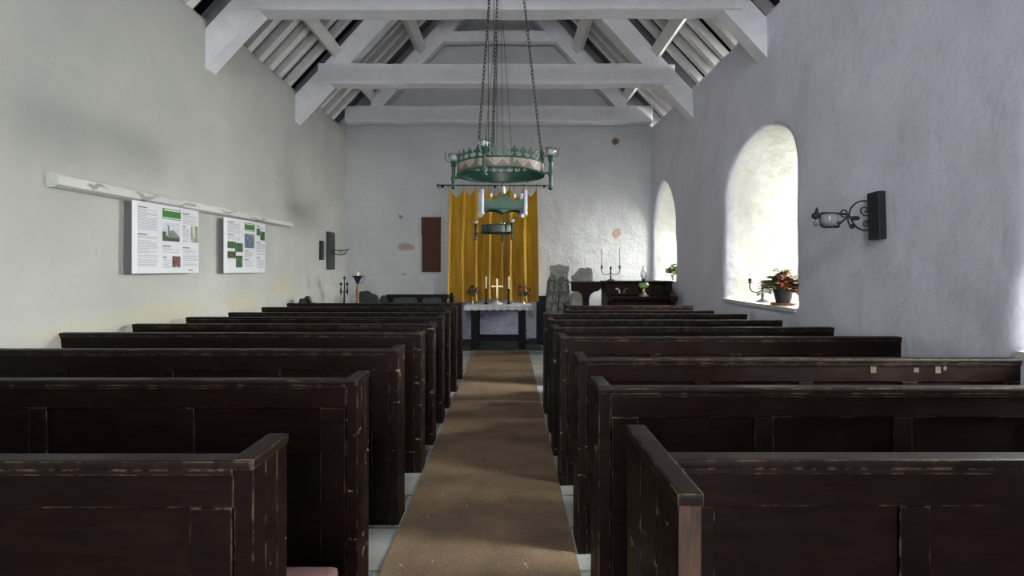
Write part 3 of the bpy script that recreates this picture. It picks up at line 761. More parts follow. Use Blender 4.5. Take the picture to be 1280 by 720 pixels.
def corona(c, Rr, H, label, nfl, posts, post_r, scale, matn='green', crest=True, bandm='band', tails=(.12, .12, .12)):
    T = thing('corona_chandelier', c, label, 'chandelier')
    cx, cy, cz = c
    mb = MB(); mb.lathe([(Rr,0),(Rr,H),(Rr-.006,H),(Rr-.006,0)], c, 64, closed=True); mb.build('band', bandm, T, smooth=True, auto=40)
    mb = MB(); mb.lathe([(Rr-.0065,.002),(Rr-.0065,H-.002),(Rr-.012,H-.002),(Rr-.012,.002)], c, 64, closed=True); mb.build('inner_band', matn, T, smooth=True, auto=40)
    for z in (0, H):
        mb = MB(); mb.tube([(cx+(Rr+.002)*math.cos(a), cy+(Rr+.002)*math.sin(a), cz+z) for a in [2*math.pi*k/64 for k in range(64)]], .008*scale, 6, loop=True); mb.build('rim', matn, T, smooth=True)
    mb = MB(); nb = nfl*3
    for k in range(nb):
        a = 2*math.pi*k/nb; mb.ball((cx+Rr*math.cos(a), cy+Rr*math.sin(a), cz-.012*scale), .0095*scale, sub=1)
    mb.build('beaded_edge', matn, T, smooth=True)
    if crest:
        mb = MB()
        for k in range(nfl):
            a = 2*math.pi*k/nfl; fleur(mb, Vector((cx+Rr*math.cos(a), cy+Rr*math.sin(a), cz+H)), a, .105*scale, .072*scale)
        mb.build('fleur_cresting', matn, T)
    for a, tl in zip(posts, tails):
        a = R(a); px, py = cx+post_r*math.cos(a), cy+post_r*math.sin(a); h = scale
        mb = MB(); mb.lathe([(0,-tl*h),(.006*h,(.005-tl)*h),(.012*h,(.015-tl)*h),(.026*h,(.02-tl)*h),(.028*h,(.03-tl)*h),(.016*h,(.04-tl)*h),(.017*h,-.02*h),(.024*h,-.005*h),(.026*h,.02*h),(.018*h,.04*h),(.018*h,.13*h),(.03*h,.145*h),(.022*h,.16*h),(.034*h,.185*h),(.0,.19*h)], (px,py,cz-.03*h), 14)
        p = mb.build('lamp_post', matn, T, smooth=True, auto=50)
        mb = MB(); q0 = Vector((cx+Rr*math.cos(a), cy+Rr*math.sin(a), cz-.008*h)); mb.beam(q0, (px, py, cz-.008*h), .014*h, .02*h); mb.build('arm', matn, p)
        mb = MB(); mb.lathe([(.0,0),(.036*h,.004*h),(.052*h,.03*h),(.058*h,.075*h),(.054*h,.075*h),(.045*h,.035*h),(.0,.012*h)], (px,py,cz+.16*h), 18); mb.build('glass_cup', 'glass', p, smooth=True)
        mb = MB(); mb.lathe([(.0,0),(.03*h,.01*h),(.036*h,.035*h),(.026*h,.05*h),(0,.055*h)], (px,py,cz+.165*h), 14); mb.build('candle', 'white_ceramic', p, smooth=True)
        mb = MB(); t = Vector((math.cos(a+.5), math.sin(a+.5), 0)); o = Vector((px, py, cz+.155*h))
        for sg in (-1, 1):
            mb.tube(smoothpath([o, o + t*sg*.05*h + Vector((0,0,-.004*h)), o + t*sg*.078*h + Vector((0,0,.03*h)), o + t*sg*.085*h + Vector((0,0,.09*h))], 5), .004*h, 5)
        mb.build('cup_holder', 'green_dark', p, smooth=True)
    return T
CC = (-.087, 5.2, 2.468)
T = corona(CC, .425, .095, 'large green corona chandelier with chevron band hanging on chains', 30, [-16, 164, 254], .50, 1.0, tails=(.15, .10, .075))
apex = Vector((-.06, 5.2, 6.0))
for a in (345, 105, 240):
    a = R(a); mb = MB(); chain(mb, apex, (CC[0]+.415*math.cos(a), CC[1]+.415*math.sin(a), CC[2]+.1)); mb.build('chain', 'chain', T)
mb = MB(); mb.tube([apex, (apex.x, apex.y, LOW(0)+.32)], .009, 6); mb.tube([apex + Vector((.03*math.cos(t), 0, .03*math.sin(t))) for t in [2*math.pi*k/14 for k in range(14)]], .007, 6, loop=True); mb.build('hanger', 'chain', T)
mb = MB()
for (xa, xb) in ((-.17, -.15), (-.215, -.21)):
    mb.tube([(xa, 5.22, 6.75), (xb, 5.22, 2.57)], .0035, 5)
mb.build('hoist_cord', 'chain', T)
mb = MB(); mb.tube([(-.30, 5.22, 2.565), (.28, 5.22, 2.565)], .007, 6); mb.build('cross_bar', 'green_dark', T)

# square hanging light of pale green wavy panels with corner candle tubes
SY = 7.4
T = thing('panel_chandelier', (P(628, 257, SY).x, SY, P(628, 268, SY).z), 'small square hanging light of pale green wavy panels with white candle tubes', 'chandelier')
c = Vector((P(628, 0, SY).x, SY, 0)); zlo, zhi = P(0, 268, SY).z, P(0, 245, SY).z
hw = .30; rot = R(8)
cs = [c + Vector((hw*sx_*math.cos(rot) - hw*.55*sy_*math.sin(rot), hw*sx_*math.sin(rot) + hw*.55*sy_*math.cos(rot), 0)) for sx_, sy_ in ((-1,-1),(1,-1),(1,1),(-1,1))]
for k in range(4):
    A, B = cs[k], cs[(k+1)%4]; d = (B-A); nrm = Vector((d.y, -d.x, 0)).normalized()*.006; n = 28
    hz = zhi-zlo; mb = MB(); tops = []; bots = []
    for i in range(n+1):
        u = i/n; w = abs(u-.5)*2
        tz = zhi - .075 + .075*max(0, 1-w*2.2)**.8*1.0 + .012*math.cos(w*math.pi*2) + .03*(w**6)
        bz = zlo + .055*math.sin(math.pi*((w*1.0) % 1.0)) if w < .999 else zlo
        tops.append((A + d*u + Vector((0,0,tz)))); bots.append(A + d*u + Vector((0,0,bz)))
    for sgn in (1, -1):
        tv = [mb.b.verts.new(p + nrm*sgn) for p in tops]; bv = [mb.b.verts.new(p + nrm*sgn) for p in bots]
        for i in range(n): mb.b.faces.new((tv[i], tv[i+1], bv[i+1], bv[i]) if sgn > 0 else (bv[i], bv[i+1], tv[i+1], tv[i]))
        if sgn > 0: T1, B1 = tv, bv
        else:
            for i in range(n): mb.b.faces.new((T1[i+1], T1[i], tv[i], tv[i+1])); mb.b.faces.new((B1[i], B1[i+1], bv[i+1], bv[i]))
    mb.build('panel', 'green_pale' if k in (0, 3) else 'green', T, recalc=False)
for q in cs:
    mb = MB(); mb.lathe([(0,-.03),(.02,-.028),(.034,-.01),(.034,.01),(.026,.02),(.027,.31),(.018,.325),(0,.325)], (q.x, q.y, zlo), 14); mb.build('candle', 'candle_grey', T, smooth=True, auto=50)
TOP = Vector((c.x-.02, SY, LOW(0)+.32))
for (u, zz, s_) in (((c.x-.15), zhi-.02, 1), ((c.x+.17), zhi-.03, 1), (c.x+.02, zhi+.05, 1.7)):
    mb = MB(); p = Vector((u, SY-.2, zz)); mb.lathe([(0,-.035*s_),(.014*s_,-.02*s_),(.018*s_,0),(.01*s_,.03*s_),(0,.04*s_)], p, 10); f = mb.build('insulator', 'white_ceramic', T, smooth=True)
    mb = MB(); mb.tube([p, p.lerp(Vector((c.x-.03, SY-.1, 5.5)), 1.0)], .0035, 5); mb.build('cord', 'chain', f)
mb = MB(); mb.tube([(c.x-.03, SY-.1, 5.5), (c.x-.03, SY-.1, LOW(0)+.32)], .006, 5); mb.tube([c+Vector((-.29,-.2,zlo+.3)), (c.x-.04, SY-.1, 5.5)], .003, 4); mb.build('hanger', 'chain', T)
mb = MB()
for k in range(4): mb.beam(cs[k]+Vector((0,0,zlo+.06)), cs[(k+1)%4]+Vector((0,0,zlo+.06)), .012, .02)
mb.build('frame', 'green_dark', T)

SY2 = 8.2
cc = (P(621, 0, SY2).x, SY2, P(0, 291, SY2).z)
T = corona(cc, .235, .11, 'small dark green ring light with glass cups hanging before the gold curtain', 16, [-45, 180, 75], .33, .85, 'green_dark', crest=False, bandm='band_dark')
mb = MB()
for a in (60, 180, 300):
    a = R(a); mb.tube([(cc[0]+.23*math.cos(a), cc[1]+.23*math.sin(a), cc[2]+.11), (cc[0], cc[1], cc[2]+.75)], .003, 4)
mb.tube([(cc[0], cc[1], cc[2]+.75), (cc[0], cc[1], LOW(0)+.32)], .004, 5); mb.build('suspension_cord', 'chain', T)

# ---------------------------------------------------------------- left wall: rail and posters
def onleft(px, off=0):
    """distance at which a sight line meets the left wall (moved off it by off)"""
    k = (px - CX)/F; return (-3.52 + off)/(k - .02)
ya, yb = onleft(57), onleft(358)
mb = MB(); n = 40; ring = []
for i in range(n+1):
    y = ya + (yb-ya)*i/n; x = XL(y); h = .055 - .012*i/n
    pr = [(-.05, h), (.05, h*1.02), (.085, h*.75), (.10, h*.2), (.095, -h*.6), (.06, -h), (-.05, -h)]
    jz = .006*noise.noise(Vector((y*1.4, 0, 0)))
    ring.append([mb.b.verts.new((x+a+.006*noise.noise(Vector((y*3, b*20, 1))), y, 2.205+b+jz)) for a, b in pr])
for A, B in zip(ring, ring[1:]):
    for k in range(7): mb.b.faces.new((A[k], A[(k+1)%7], B[(k+1)%7], B[k]))
mb.b.faces.new(ring[0]); mb.b.faces.new(ring[-1][::-1])
tag(mb.build('wall_rail', 'rail_wood', loc=(XL(5), 5.5, 2.2), smooth=True, auto=40), 'long whitewashed wooden rail with flaked paint on left wall', 'rail')

def poster(px0, px1, ztop, zbot, label, content, seed):
    off = .115; y0, y1 = onleft(px0, off), onleft(px1, off); W = y1-y0; H = ztop-zbot
    rnd = random.Random(seed)
    X = lambda y: XL(y)+off
    T = thing('poster', (X((y0+y1)/2), (y0+y1)/2, zbot), label, 'poster', 'information posters hung from the wall rail')
    def curl(u): return .012*math.sin(u*3) + (-.02*max(0, (.06-u)/.06)**2)
    mb = MB(); n = 24; rows = []
    for side in (0, 1):
        rows.append([[mb.b.verts.new((X(y0+W*i/n)+curl(i/n)-side*.004, y0+W*i/n, z)) for i in range(n+1)] for z in (zbot, ztop)])
    for s_, (A, B) in enumerate(rows):
        for i in range(n):
            mb.b.faces.new((A[i], A[i+1], B[i+1], B[i]) if s_ == 0 else (B[i], B[i+1], A[i+1], A[i]))
    (A0, B0), (A1, B1) = rows
    for i in range(n): mb.b.faces.new((A0[i+1], A0[i], A1[i], A1[i+1])); mb.b.faces.new((B0[i], B0[i+1], B1[i+1], B1[i]))
    mb.b.faces.new((A0[0], B0[0], B1[0], A1[0])); mb.b.faces.new((A0[n], A1[n], B1[n], B0[n]))
    mb.build('sheet', 'paper', T, recalc=True)
    def patch(mb, u0, u1, v0, v1, d=.0015):
        m = 4
        lo = [mb.b.verts.new((X(y0+W*(u0+(u1-u0)*i/m))+curl(u0+(u1-u0)*i/m)+d, y0+W*(u0+(u1-u0)*i/m), zbot+H*v0)) for i in range(m+1)]
        hi = [mb.b.verts.new((v.co.x, v.co.y, zbot+H*v1)) for v in lo]
        for i in range(m): mb.b.faces.new((lo[i], lo[i+1], hi[i+1], hi[i]))
    for c in content:
        k = c[0]
        if k == 'text':
            _, u0, u1, v1, v0 = c; mb = MB(); v = v1
            mb2 = MB(); patch(mb2, u0, u0+(u1-u0)*.45, v-.016, v, .002); mb2.build('heading', 'ink_dark', T, recalc=False); v -= .034
            while v > v0:
                patch(mb, u0, u0+(u1-u0)*(rnd.uniform(.9,1) if rnd.random() > .18 else rnd.uniform(.4,.8)), v-.009, v); v -= .0215
                if rnd.random() < .1: v -= .015
            mb.build('text_column', 'ink', T, recalc=False)
        elif k == 'banner':
            _, u0, u1, v1, v0 = c; mb = MB(); patch(mb, u0, u1, v0, v1); b = mb.build('heading_banner', 'banner', T, recalc=False)
            mb = MB(); patch(mb, u0+.02, u1-.01, v1-.03, v1-.012, .0025); patch(mb, u0+.01, u1-.005, v0+.01, v0+.026, .0025); mb.build('lettering', 'white_ink', b, recalc=False)
        else:
            _, u0, u1, v1, v0, m = c; mb = MB(); patch(mb, u0, u1, v0, v1, .002); ph = mb.build('photograph', m, T, recalc=False)
            if m == 'pic_sky':
                mb = MB(); patch(mb, u0, u1, v0, v0+(v1-v0)*.28, .003); patch(mb, u0, u0+(u1-u0)*.2, v0+(v1-v0)*.28, v0+(v1-v0)*.5, .003); mb.build('grass_in_photo', 'pic_grass', ph, recalc=False)
                mb = MB()
                f = [(u0+(u1-u0)*a, v0+(v1-v0)*b) for a, b in ((.28,.2),(.28,.85),(.36,.88),(.38,.55),(.62,.62),(.95,.3),(.95,.2))]
                mb.b.faces.new([mb.b.verts.new((X(y0+W*u)+curl(u)+.004, y0+W*u, zbot+H*v)) for u, v in f]); mb.build('building_in_photo', 'pic_roof', ph, recalc=False)
    return T
poster(168, 248, 2.15, 1.50, 'information poster with church photo, text columns and green heading, nearer the viewer', [
    ('text', .04, .31, .93, .60), ('text', .04, .31, .555, .10), ('banner', .375, .665, .955, .80), ('photo', .375, .645, .75, .475, 'pic_sky'),
    ('text', .375, .66, .41, .30), ('text', .38, .51, .245, .08), ('photo', .525, .66, .255, .085, 'pic_warm'), ('text', .70, .98, .93, .77),
    ('text', .70, .82, .73, .46), ('photo', .845, .985, .745, .485, 'pic_window'), ('text', .70, .985, .40, .10), ('text', .80, .985, .05, .03)], 4)
poster(282, 331, 2.14, 1.49, 'information poster with plant photos and green heading, nearer the altar', [
    ('text', .04, .33, .935, .75), ('text', .04, .33, .71, .60), ('photo', .04, .22, .575, .45, 'pic_flower'), ('photo', .20, .38, .555, .39, 'pic_flower'), ('photo', .04, .22, .395, .27, 'pic_grass'),
    ('photo', .22, .37, .32, .10, 'pic_flower'), ('banner', .42, .69, .955, .80), ('photo', .42, .675, .745, .475, 'pic_blue'),
    ('text', .42, .66, .43, .29), ('text', .42, .66, .26, .10), ('text', .74, .98, .935, .86), ('photo', .74, .85, .88, .74, 'pic_flower'), ('photo', .85, .99, .83, .65, 'pic_flower'),
    ('text', .74, .98, .61, .36), ('text', .74, .98, .31, .10)], 9)

# left sconce: tall board on the wall with a lamp arm, and the small board beside it
Ys = 9.75; x = XL(Ys)
T = thing('wall_sconce', (x, Ys, 1.55), 'grey-green backboard sconce with short arm on left wall by corner', 'wall sconce')
zt_, zb_ = P(0, 290, 9.7).z, P(0, 337, 9.7).z
mb = MB(); mb.prism([(Ys-.17, zb_), (Ys+.17, zb_), (Ys+.17, zt_), (Ys-.17, zt_)], 0, x-.03, x+.045); mb.build('backboard', 'sage', T)
zc = P(0, 313, Ys).z
mb = MB(); mb.tube([(x+.03, Ys, zc), (x+.33, Ys, zc+.005)], .010, 6); mb.tube([(x+.33, Ys, zc+.005), (x+.35, Ys, zc+.02)], .012, 6); mb.tube(smoothpath([(x+.05, Ys, zc), (x+.10, Ys, zc-.06), (x+.20, Ys, zc-.085), (x+.28, Ys, zc-.06), (x+.31, Ys, zc)], 6), .008, 6)
for k in range(5): mb.ball((x+.10+k*.045, Ys, zc-.07-.012*math.sin(k*1.2)), .013, sub=1)
mb.build('bracket', 'iron_blue', T, smooth=True)
mb = MB(); mb.lathe([(0,-.05),(.035,-.045),(.05,-.01),(.052,.0),(.04,0),(0,-.03)], (x+.20, Ys, zc), 14); mb.build('glass_cup', 'glass', T, smooth=True)
Yk = 9.32; xk = XL(Yk)
mb = MB(); pts = []
z0, z1 = P(0, 325, 9.3).z, P(0, 301, 9.3).z
for k in range(14): pts.append((Yk+.05 + .012*(k % 2), z0 + (z1-z0)*k/13))
mb.prism([(Yk-.07, z0)] + pts + [(Yk-.07, z1)], 0, xk-.03, xk+.04)
tag(mb.build('wall_plaque', 'iron_blue', loc=(xk, Yk, z0)), 'small dark notched wooden plaque left of the left wall sconce', 'plaque')

# right sconce with scrolled ironwork
Yr = 4.09; k_ = F/Yr
def W(px, py): return ((px-CX)/k_, Yr, EYE+(CY-py)/k_)
T = thing('wall_sconce', (XR, Yr, 1.95), 'wrought iron scroll sconce with glass lamp on right wall by near window', 'wall sconce')
mb = MB(); m_ = Matrix.Translation((XR-.02, 4.10, 1.955)) @ Matrix.Rotation(R(-2.5), 4, 'X')
mb.box(-.028, .03, -.064, .064, -.185, .185, m_, .005); mb.build('backboard', 'iron_blue', T)
j = W(1061, 268); px_ = XR-.045
mb = MB()
mb.tube(smoothpath([(px_, Yr, W(0,253.5)[2]), W(1079,251), W(1070,254), W(1064,260), j], 6), .0065, 6)
mb.tube(smoothpath([(px_, Yr, W(0,266)[2]), W(1086,268.5), W(1081,269.5), W(1076.5,266), W(1076,261.5), W(1080,259), W(1084,261), W(1083.5,264.5), W(1080.5,264.5)], 5), .0055, 6)
mb.build('upper_scroll', 'iron_blue', T, smooth=True)
mb = MB()
mb.tube(smoothpath([(px_, Yr, W(0,286)[2]), W(1082,288), W(1075,286.5), W(1068,281), j], 6), .0065, 6)
mb.tube(smoothpath([(px_, Yr, W(0,276)[2]), W(1085,275.5), W(1080,277.5), W(1079.5,281), W(1082.5,282.5), W(1085,280.5), W(1083,278.8)], 5), .005, 6)
mb.tube(smoothpath([j, W(1060,276), W(1063,282), W(1068,283)], 5), .006, 6)
mb.build('lower_scroll', 'iron_blue', T, smooth=True)
mb = MB()
mb.tube(smoothpath([j, W(1058,271), W(1053,270.5), W(1050.5,267), W(1053,263), W(1057,263), W(1058.5,266.5), W(1055.5,268.5), W(1054,266.5)], 5), .0055, 6)
mb.tube([j, W(1050,267), W(1026,266.5)], [.006,.011,.009], 8)
mb.tube(smoothpath([W(1060,271), W(1050,279), W(1046,283), W(1030,284), W(1026,280), W(1024.5,270)], 6), .008, 7)
mb.build('arm', 'iron_blue', T, smooth=True)
mb = MB()
for (a, b, w_) in ((W(1064,268.5), W(1073,277), .05), (W(1068,284), W(1062,282), .05), (W(1052,277), W(1046,280), .035), (W(1050,283), W(1041,284), .03)):
    mb = MB(); a, b = Vector(a), Vector(b); mb.ball((a+b)/2, 1, (b-a).length*.55, w_*.25, w_*.38, 2); mb.build('iron_leaf', 'iron_blue', T, smooth=True)
mb = MB(); c_ = Vector(W(1036, 275.5)); mb.lathe([(0,-.045),(.045,-.04),(.062,-.012),(.064,.022),(.058,.045),(.052,.045),(.056,.02),(.05,-.015),(0,-.036)], c_, 22); mb.build('glass_bowl', 'glass_frost', T, smooth=True)
mb = MB(); f_ = Vector(W(1021, 268)); mb.lathe([(0,-.03),(.022,-.022),(.03,-.005),(.016,.01),(.012,.03),(.006,.052),(0,.055)], f_, 12); mb.ball(f_ + Vector((-.012,0,-.012)), .028); mb.build('finial', 'iron_blue', T, smooth=True)
mb = MB(); mb.lathe([(0,-.04),(.02,-.035),(.03,0),(.028,.02),(0,.02)], Vector(W(1021,277)), 14); mb.build('glass_drop', 'glass', T, smooth=True)

# ---------------------------------------------------------------- far left: stones, iron stands, settle
def lobe_stone(px0, px1, pyt, Y, label, lobes, grp=None, m='slate'):
    a, b = P(px0, pyt, Y), P(px1, pyt, Y); w = b.x-a.x; n = 40; pts = [(a.x, 0)]
    for i in range(n+1):
        u = i/n; z = max(hh*math.sqrt(max(0, 1-((u-cu)/ru)**2)) if abs(u-cu) < ru else 0 for cu, ru, hh in lobes)
        pts.append((a.x+w*u, a.z-.25+.25*z))
    pts.append((b.x, 0))
    mb = MB(); mb.prism(pts, 1, Y-.07, Y+.07)
    bmesh.ops.bevel(mb.b, geom=[e for e in mb.b.edges if abs(e.verts[0].co.y-e.verts[1].co.y) < .01], offset=.02, segments=2, affect='EDGES')
    for v in mb.b.verts: v.co += noise.noise_vector(v.co*9)*.006
    return tag(mb.build('gravestone', m, loc=((a.x+b.x)/2, Y, 0), smooth=True, auto=50), label, 'stone', grp)
lobe_stone(374, 395, 370, 7.95, 'dark three-lobed stone standing against the left wall', [(.15,.16,.85),(.5,.26,1.0),(.86,.14,.6)])
lobe_stone(447, 474, 363.5, 9.9, 'broad rounded dark slate stone behind tall bowl candlestick', [(.22,.24,.98),(.4,.4,1.0),(.72,.28,.78)])
lobe_stone(474.5, 486, 369, 10.25, 'small rounded dark stone between slate stone and open-backed settle', [(.45,.5,1.0)])

Yc = 9.1
T = thing('iron_candelabrum', (P(430.5, 0, Yc).x, Yc, 0), 'black iron floor candelabrum with three cups by left wall', 'candelabrum')
cx_ = P(430.5, 0, Yc).x; zt_ = P(0, 345, Yc).z
mb = MB(); mb.tube([(cx_, Yc, 0), (cx_, Yc, .9), (cx_, Yc, zt_-.10)], [.022, .018, .009], 8)
for a in range(3): mb.tube(smoothpath([(cx_, Yc, .18), (cx_+.16*math.cos(a*2.1+.5), Yc+.16*math.sin(a*2.1+.5), .1), (cx_+.2*math.cos(a*2.1+.5), Yc+.2*math.sin(a*2.1+.5), .008)], 5), .012, 6)
mb.build('stand', 'iron', T, smooth=True)
for dx, z in ((-.058, zt_-.14), (0, zt_-.04), (.05, zt_-.14)):
    mb = MB(); mb.tube(smoothpath([(cx_, Yc, zt_-.26), (cx_+dx*.6, Yc, zt_-.28), (cx_+dx, Yc, z-.06), (cx_+dx, Yc, z)], 5), .007, 6)
    mb.lathe([(0,0),(.026,.008),(.03,.02),(.012,.024),(.018,.034),(.01,.05),(0,.055)], (cx_+dx, Yc, z-.02), 12)
    if dx: mb.tube([(cx_+dx, Yc, z-.04), (cx_+dx*1.1, Yc, z-.14), (cx_+dx*.9, Yc, z-.2)], [.008, .014, .004], 6)
    mb.build('candle_cup', 'iron', T, smooth=True)
Yc = 8.9; cx_ = P(447, 0, Yc).x; zb_ = P(0, 352, Yc).z; zt_ = P(0, 342, Yc).z
T = thing('bowl_candlestick', (cx_, Yc, 0), 'tall coppery candlestick with black bowl beside iron candelabrum', 'candlestick')
mb = MB(); prof = [(0,0),(.15,0),(.15,.03),(.06,.07),(.03,.12)]
for k in range(14): prof.append((.018 + .010*(k % 2), .16 + (zb_-.30)*k/14))
prof += [(.022, zb_-.08), (.014, zb_-.04), (0, zb_-.03)]
mb.lathe(prof, (cx_, Yc, 0), 14); mb.build('stem', 'copper', T, smooth=True)
mb = MB(); mb.lathe([(.012,-.045),(.02,-.03),(.03,-.01),(.045,.03),(.072,.075),(.095,.095),(.092,.10),(.06,.075),(.0,.05)], (cx_, Yc, zb_), 18); mb.tube(smoothpath([(cx_+.01,Yc,zb_-.02),(cx_+.07,Yc,zb_-.03),(cx_+.10,Yc,zb_+.02),(cx_+.11,Yc,zb_+.10)],5), .005, 5); mb.build('bowl', 'iron_blue', T, smooth=True, auto=60)
mb = MB(); mb.lathe([(.028,0),(.028,.10),(.012,.108),(0,.11)], (cx_, Yc, zb_+.055), 12); mb.build('candle', 'candle', T, smooth=True, auto=50)

Yb = 8.75; xa_, xb_ = P(483, 0, Yb).x, P(561, 0, Yb).x; zt_ = P(0, 368, Yb).z
T = thing('settle', ((xa_+xb_)/2, Yb, 0), 'black open-backed settle behind the left pews beside the altar', 'settle')
mb = MB(); mb.box(xa_, xb_, Yb-.03, Yb+.03, zt_-.05, zt_, bevel=.006); mb.build('top_rail', 'bench_black', T)
for xx in (xa_+.03, (xa_+xb_)/2, xb_-.11):
    mb = MB(); mb.prism([(xx, .0), (xx+.08, 0), (xx+.08, zt_-.09), (xx+.115, zt_-.05), (xx-.035, zt_-.05), (xx, zt_-.09)], 1, Yb-.025, Yb+.025); mb.build('post', 'bench_black', T)
mb = MB(); mb.box(xa_+.03, xb_-.03, Yb-.018, Yb+.010, .45, zt_-.045); mb.build('back_panel', 'slate', T)
mb = MB(); mb.box(xa_, xb_, Yb, Yb+.42, .42, .46, bevel=.006); mb.build('seat', 'bench_black', T)
for xx in (xa_, xb_-.05):
    mb = MB(); mb.box(xx, xx+.05, Yb+.02, Yb+.42, 0, .42); mb.build('end_panel', 'bench_black', T)
# slim newel post between the settle and the curtain
p_ = P(564.5, 366, 9.3); mb = MB(); mb.box(p_.x-.035, p_.x+.035, 9.27, 9.34, 0, p_.z-.06, bevel=.006); mb.lathe([(.03,0),(.018,.015),(.03,.035),(.02,.055),(0,.06)], (p_.x, 9.305, p_.z-.06), 12)
tag(mb.build('rail_post', 'bench_black', loc=(p_.x, 9.305, 0)), 'short dark post with knob beside lower left corner of curtain', 'post')

# navy board right of the altar
a, b = P(667, 370, 10.55), P(686, 400, 10.55)
mb = MB(); mb.box(a.x+.06, b.x+.1, 10.60, 10.66, 0, a.z, bevel=.006)
tag(mb.build('dado_board', 'navy', loc=((a.x+b.x)/2, 10.58, 0)), 'dark navy board against end wall right of the altar', 'board')

# ---------------------------------------------------------------- far right: carved stones, shelf table, harmonium
def slab(pts, Y, th, label, m='carved', base=0, tilt=0):
    q = [P(x, y, Y) for x, y in pts]; poly = [(v.x, max(v.z, base)) for v in q]
    mb = MB(); mb.prism(poly, 1, Y-th/2, Y+th/2)
    bmesh.ops.bevel(mb.b, geom=[e for e in mb.b.edges if e.calc_length() > .02 and abs(e.verts[0].co.y-e.verts[1].co.y) < .01], offset=.018, segments=2, affect='EDGES')
    bmesh.ops.triangulate(mb.b, faces=[f for f in mb.b.faces if len(f.verts) > 4])
    for v in mb.b.verts: v.co += noise.noise_vector(v.co*8)*.008
    cx_ = sum(p[0] for p in poly)/len(poly)
    return tag(mb.build('carved_stone', m, loc=(cx_, Y, base), smooth=True, auto=40), label, 'stone')
slab([(681.5,460),(682.5,380),(684,352),(688,345),(692,343.5),(695.5,346),(697.2,352),(697.4,460)], 9.45, .13, 'carved grey gravestone with rounded top, left front of the pair')
slab([(698,460),(698,350),(702,345.5),(707,346),(711,351),(712.5,378),(712.5,460)], 9.5, .13, 'carved grey gravestone with worn top, right front beside dark shelf')
slab([(687.5,460),(687.5,331.5),(693,332),(698.5,330),(704,331.5),(711.5,332.5),(711.5,336),(709,345),(709,460)], 9.75, .14, 'tall rough grey stone slab standing behind two carved gravestones', 'stone')

Yt = 9.55; ax, bx_ = P(713.6, 0, Yt).x, P(756, 0, Yt).x; zt_ = P(0, 352, Yt).z
T = thing('shelf_table', ((ax+bx_)/2, Yt, 0), 'dark wooden shelf table with arched apron holding a rough stone', 'table')
mb = MB(); mb.box(ax, bx_, Yt-.05, Yt+.3, zt_-.035, zt_, bevel=.006); mb.build('shelf', 'old_wood', T)
def PX(px): return P(px, 0, Yt).x
def PZ(py): return P(0, py, Yt).z
mb = MB(); pts = [(PX(714), PZ(364)), (PX(714), zt_-.03), (PX(755), zt_-.03), (PX(753), PZ(358)), (PX(748), PZ(363.5)), (PX(742), PZ(365)), (PX(738), PZ(368)), (PX(736), PZ(374)), (PX(735.5), .0), (PX(729.5), .0), (PX(729), PZ(374)), (PX(727), PZ(368)), (PX(723), PZ(364.5))]
mb.prism(pts, 1, Yt-.03, Yt+.03); bmesh.ops.triangulate(mb.b, faces=[f for f in mb.b.faces if len(f.verts) > 4]); mb.build('arched_apron', 'old_wood', T)
mb = MB(); mb.box(PX(730), PX(735), Yt+.03, Yt+.25, 0, zt_-.03); mb.box(PX(725), PX(740), Yt-.06, Yt+.28, 0, .05); mb.build('pedestal', 'old_wood', T)
slab([(715,352.3),(714.5,345),(718,343),(721,340),(725,335.5),(729,334.5),(731,336),(734,334),(739,335.5),(740,340),(741,352.3)], 9.68, .16, 'rough broken grey stone resting on dark shelf table', 'stone', base=zt_+.008)
slab([(713.5,460),(713.5,367),(717,365.2),(724,364.6),(728.5,368),(729.5,376),(729.5,460)], 10.05, .14, 'pale rough stone standing on floor under dark shelf table', 'stone')

Yh = 8.9
def HX(px): return P(px, 0, Yh).x
def HZ(py): return P(0, py, Yh).z
T = thing('harmonium', ((HX(757)+HX(846))/2, Yh+.2, 0), 'dark wooden harmonium below the far window', 'harmonium')
xa_, xb_ = HX(757), HX(845); zt_ = HZ(351.5); zk = HZ(370)
mb = MB(); mb.box(xa_, xb_, Yh+.12, Yh+.55, zt_-.03, zt_, bevel=.006); mb.build('lid', 'old_wood', T)
mb = MB(); mb.box(xa_+.02, xb_-.02, Yh+.42, Yh+.52, .0, zt_-.03); mb.build('back_board', 'old_wood', T)
for q, (xx, w_) in enumerate(((xa_+.02, .05), (xb_-.14, .12))):
    mb = MB(); pr = [(Yh-.18, zk), (Yh+.0, zk+.06), (Yh+.12, zk+.10), (Yh+.15, zt_-.03), (Yh+.5, zt_-.03), (Yh+.5, 0), (Yh-.02, 0), (Yh-.02, zk-.1), (Yh-.18, zk-.08)]
    mb.prism(pr, 0, xx, xx+w_); bmesh.ops.triangulate(mb.b, faces=[f for f in mb.b.faces if len(f.verts) > 4]); mb.build('side_cheek', 'old_wood', T)
mb = MB(); mb.box(xa_+.07, xb_-.14, Yh-.17, Yh+.30, zk-.05, zk, bevel=.006); mb.build('key_lid', 'old_wood', T)
mb = MB(); mb.box(xa_+.07, xb_-.14, Yh+.26, Yh+.30, zk, zt_-.06); mb.build('fret_panel', 'old_wood', T)
mb = MB(); mb.box(xa_+.07, xb_-.14, Yh+.02, Yh+.06, .0, zk-.05); mb.build('front_panel', 'old_wood', T)
mb = MB(); m_ = Matrix.Translation((HX(790), Yh+.2, zk+.13)) @ Matrix.Rotation(R(-12), 4, 'X'); mb.box(-.38, .38, -.01, .01, -.1, .09, m_, .003); mb.box(-.40, .40, -.05, .01, -.125, -.10, m_); mb.build('music_rest', 'old_wood', T)
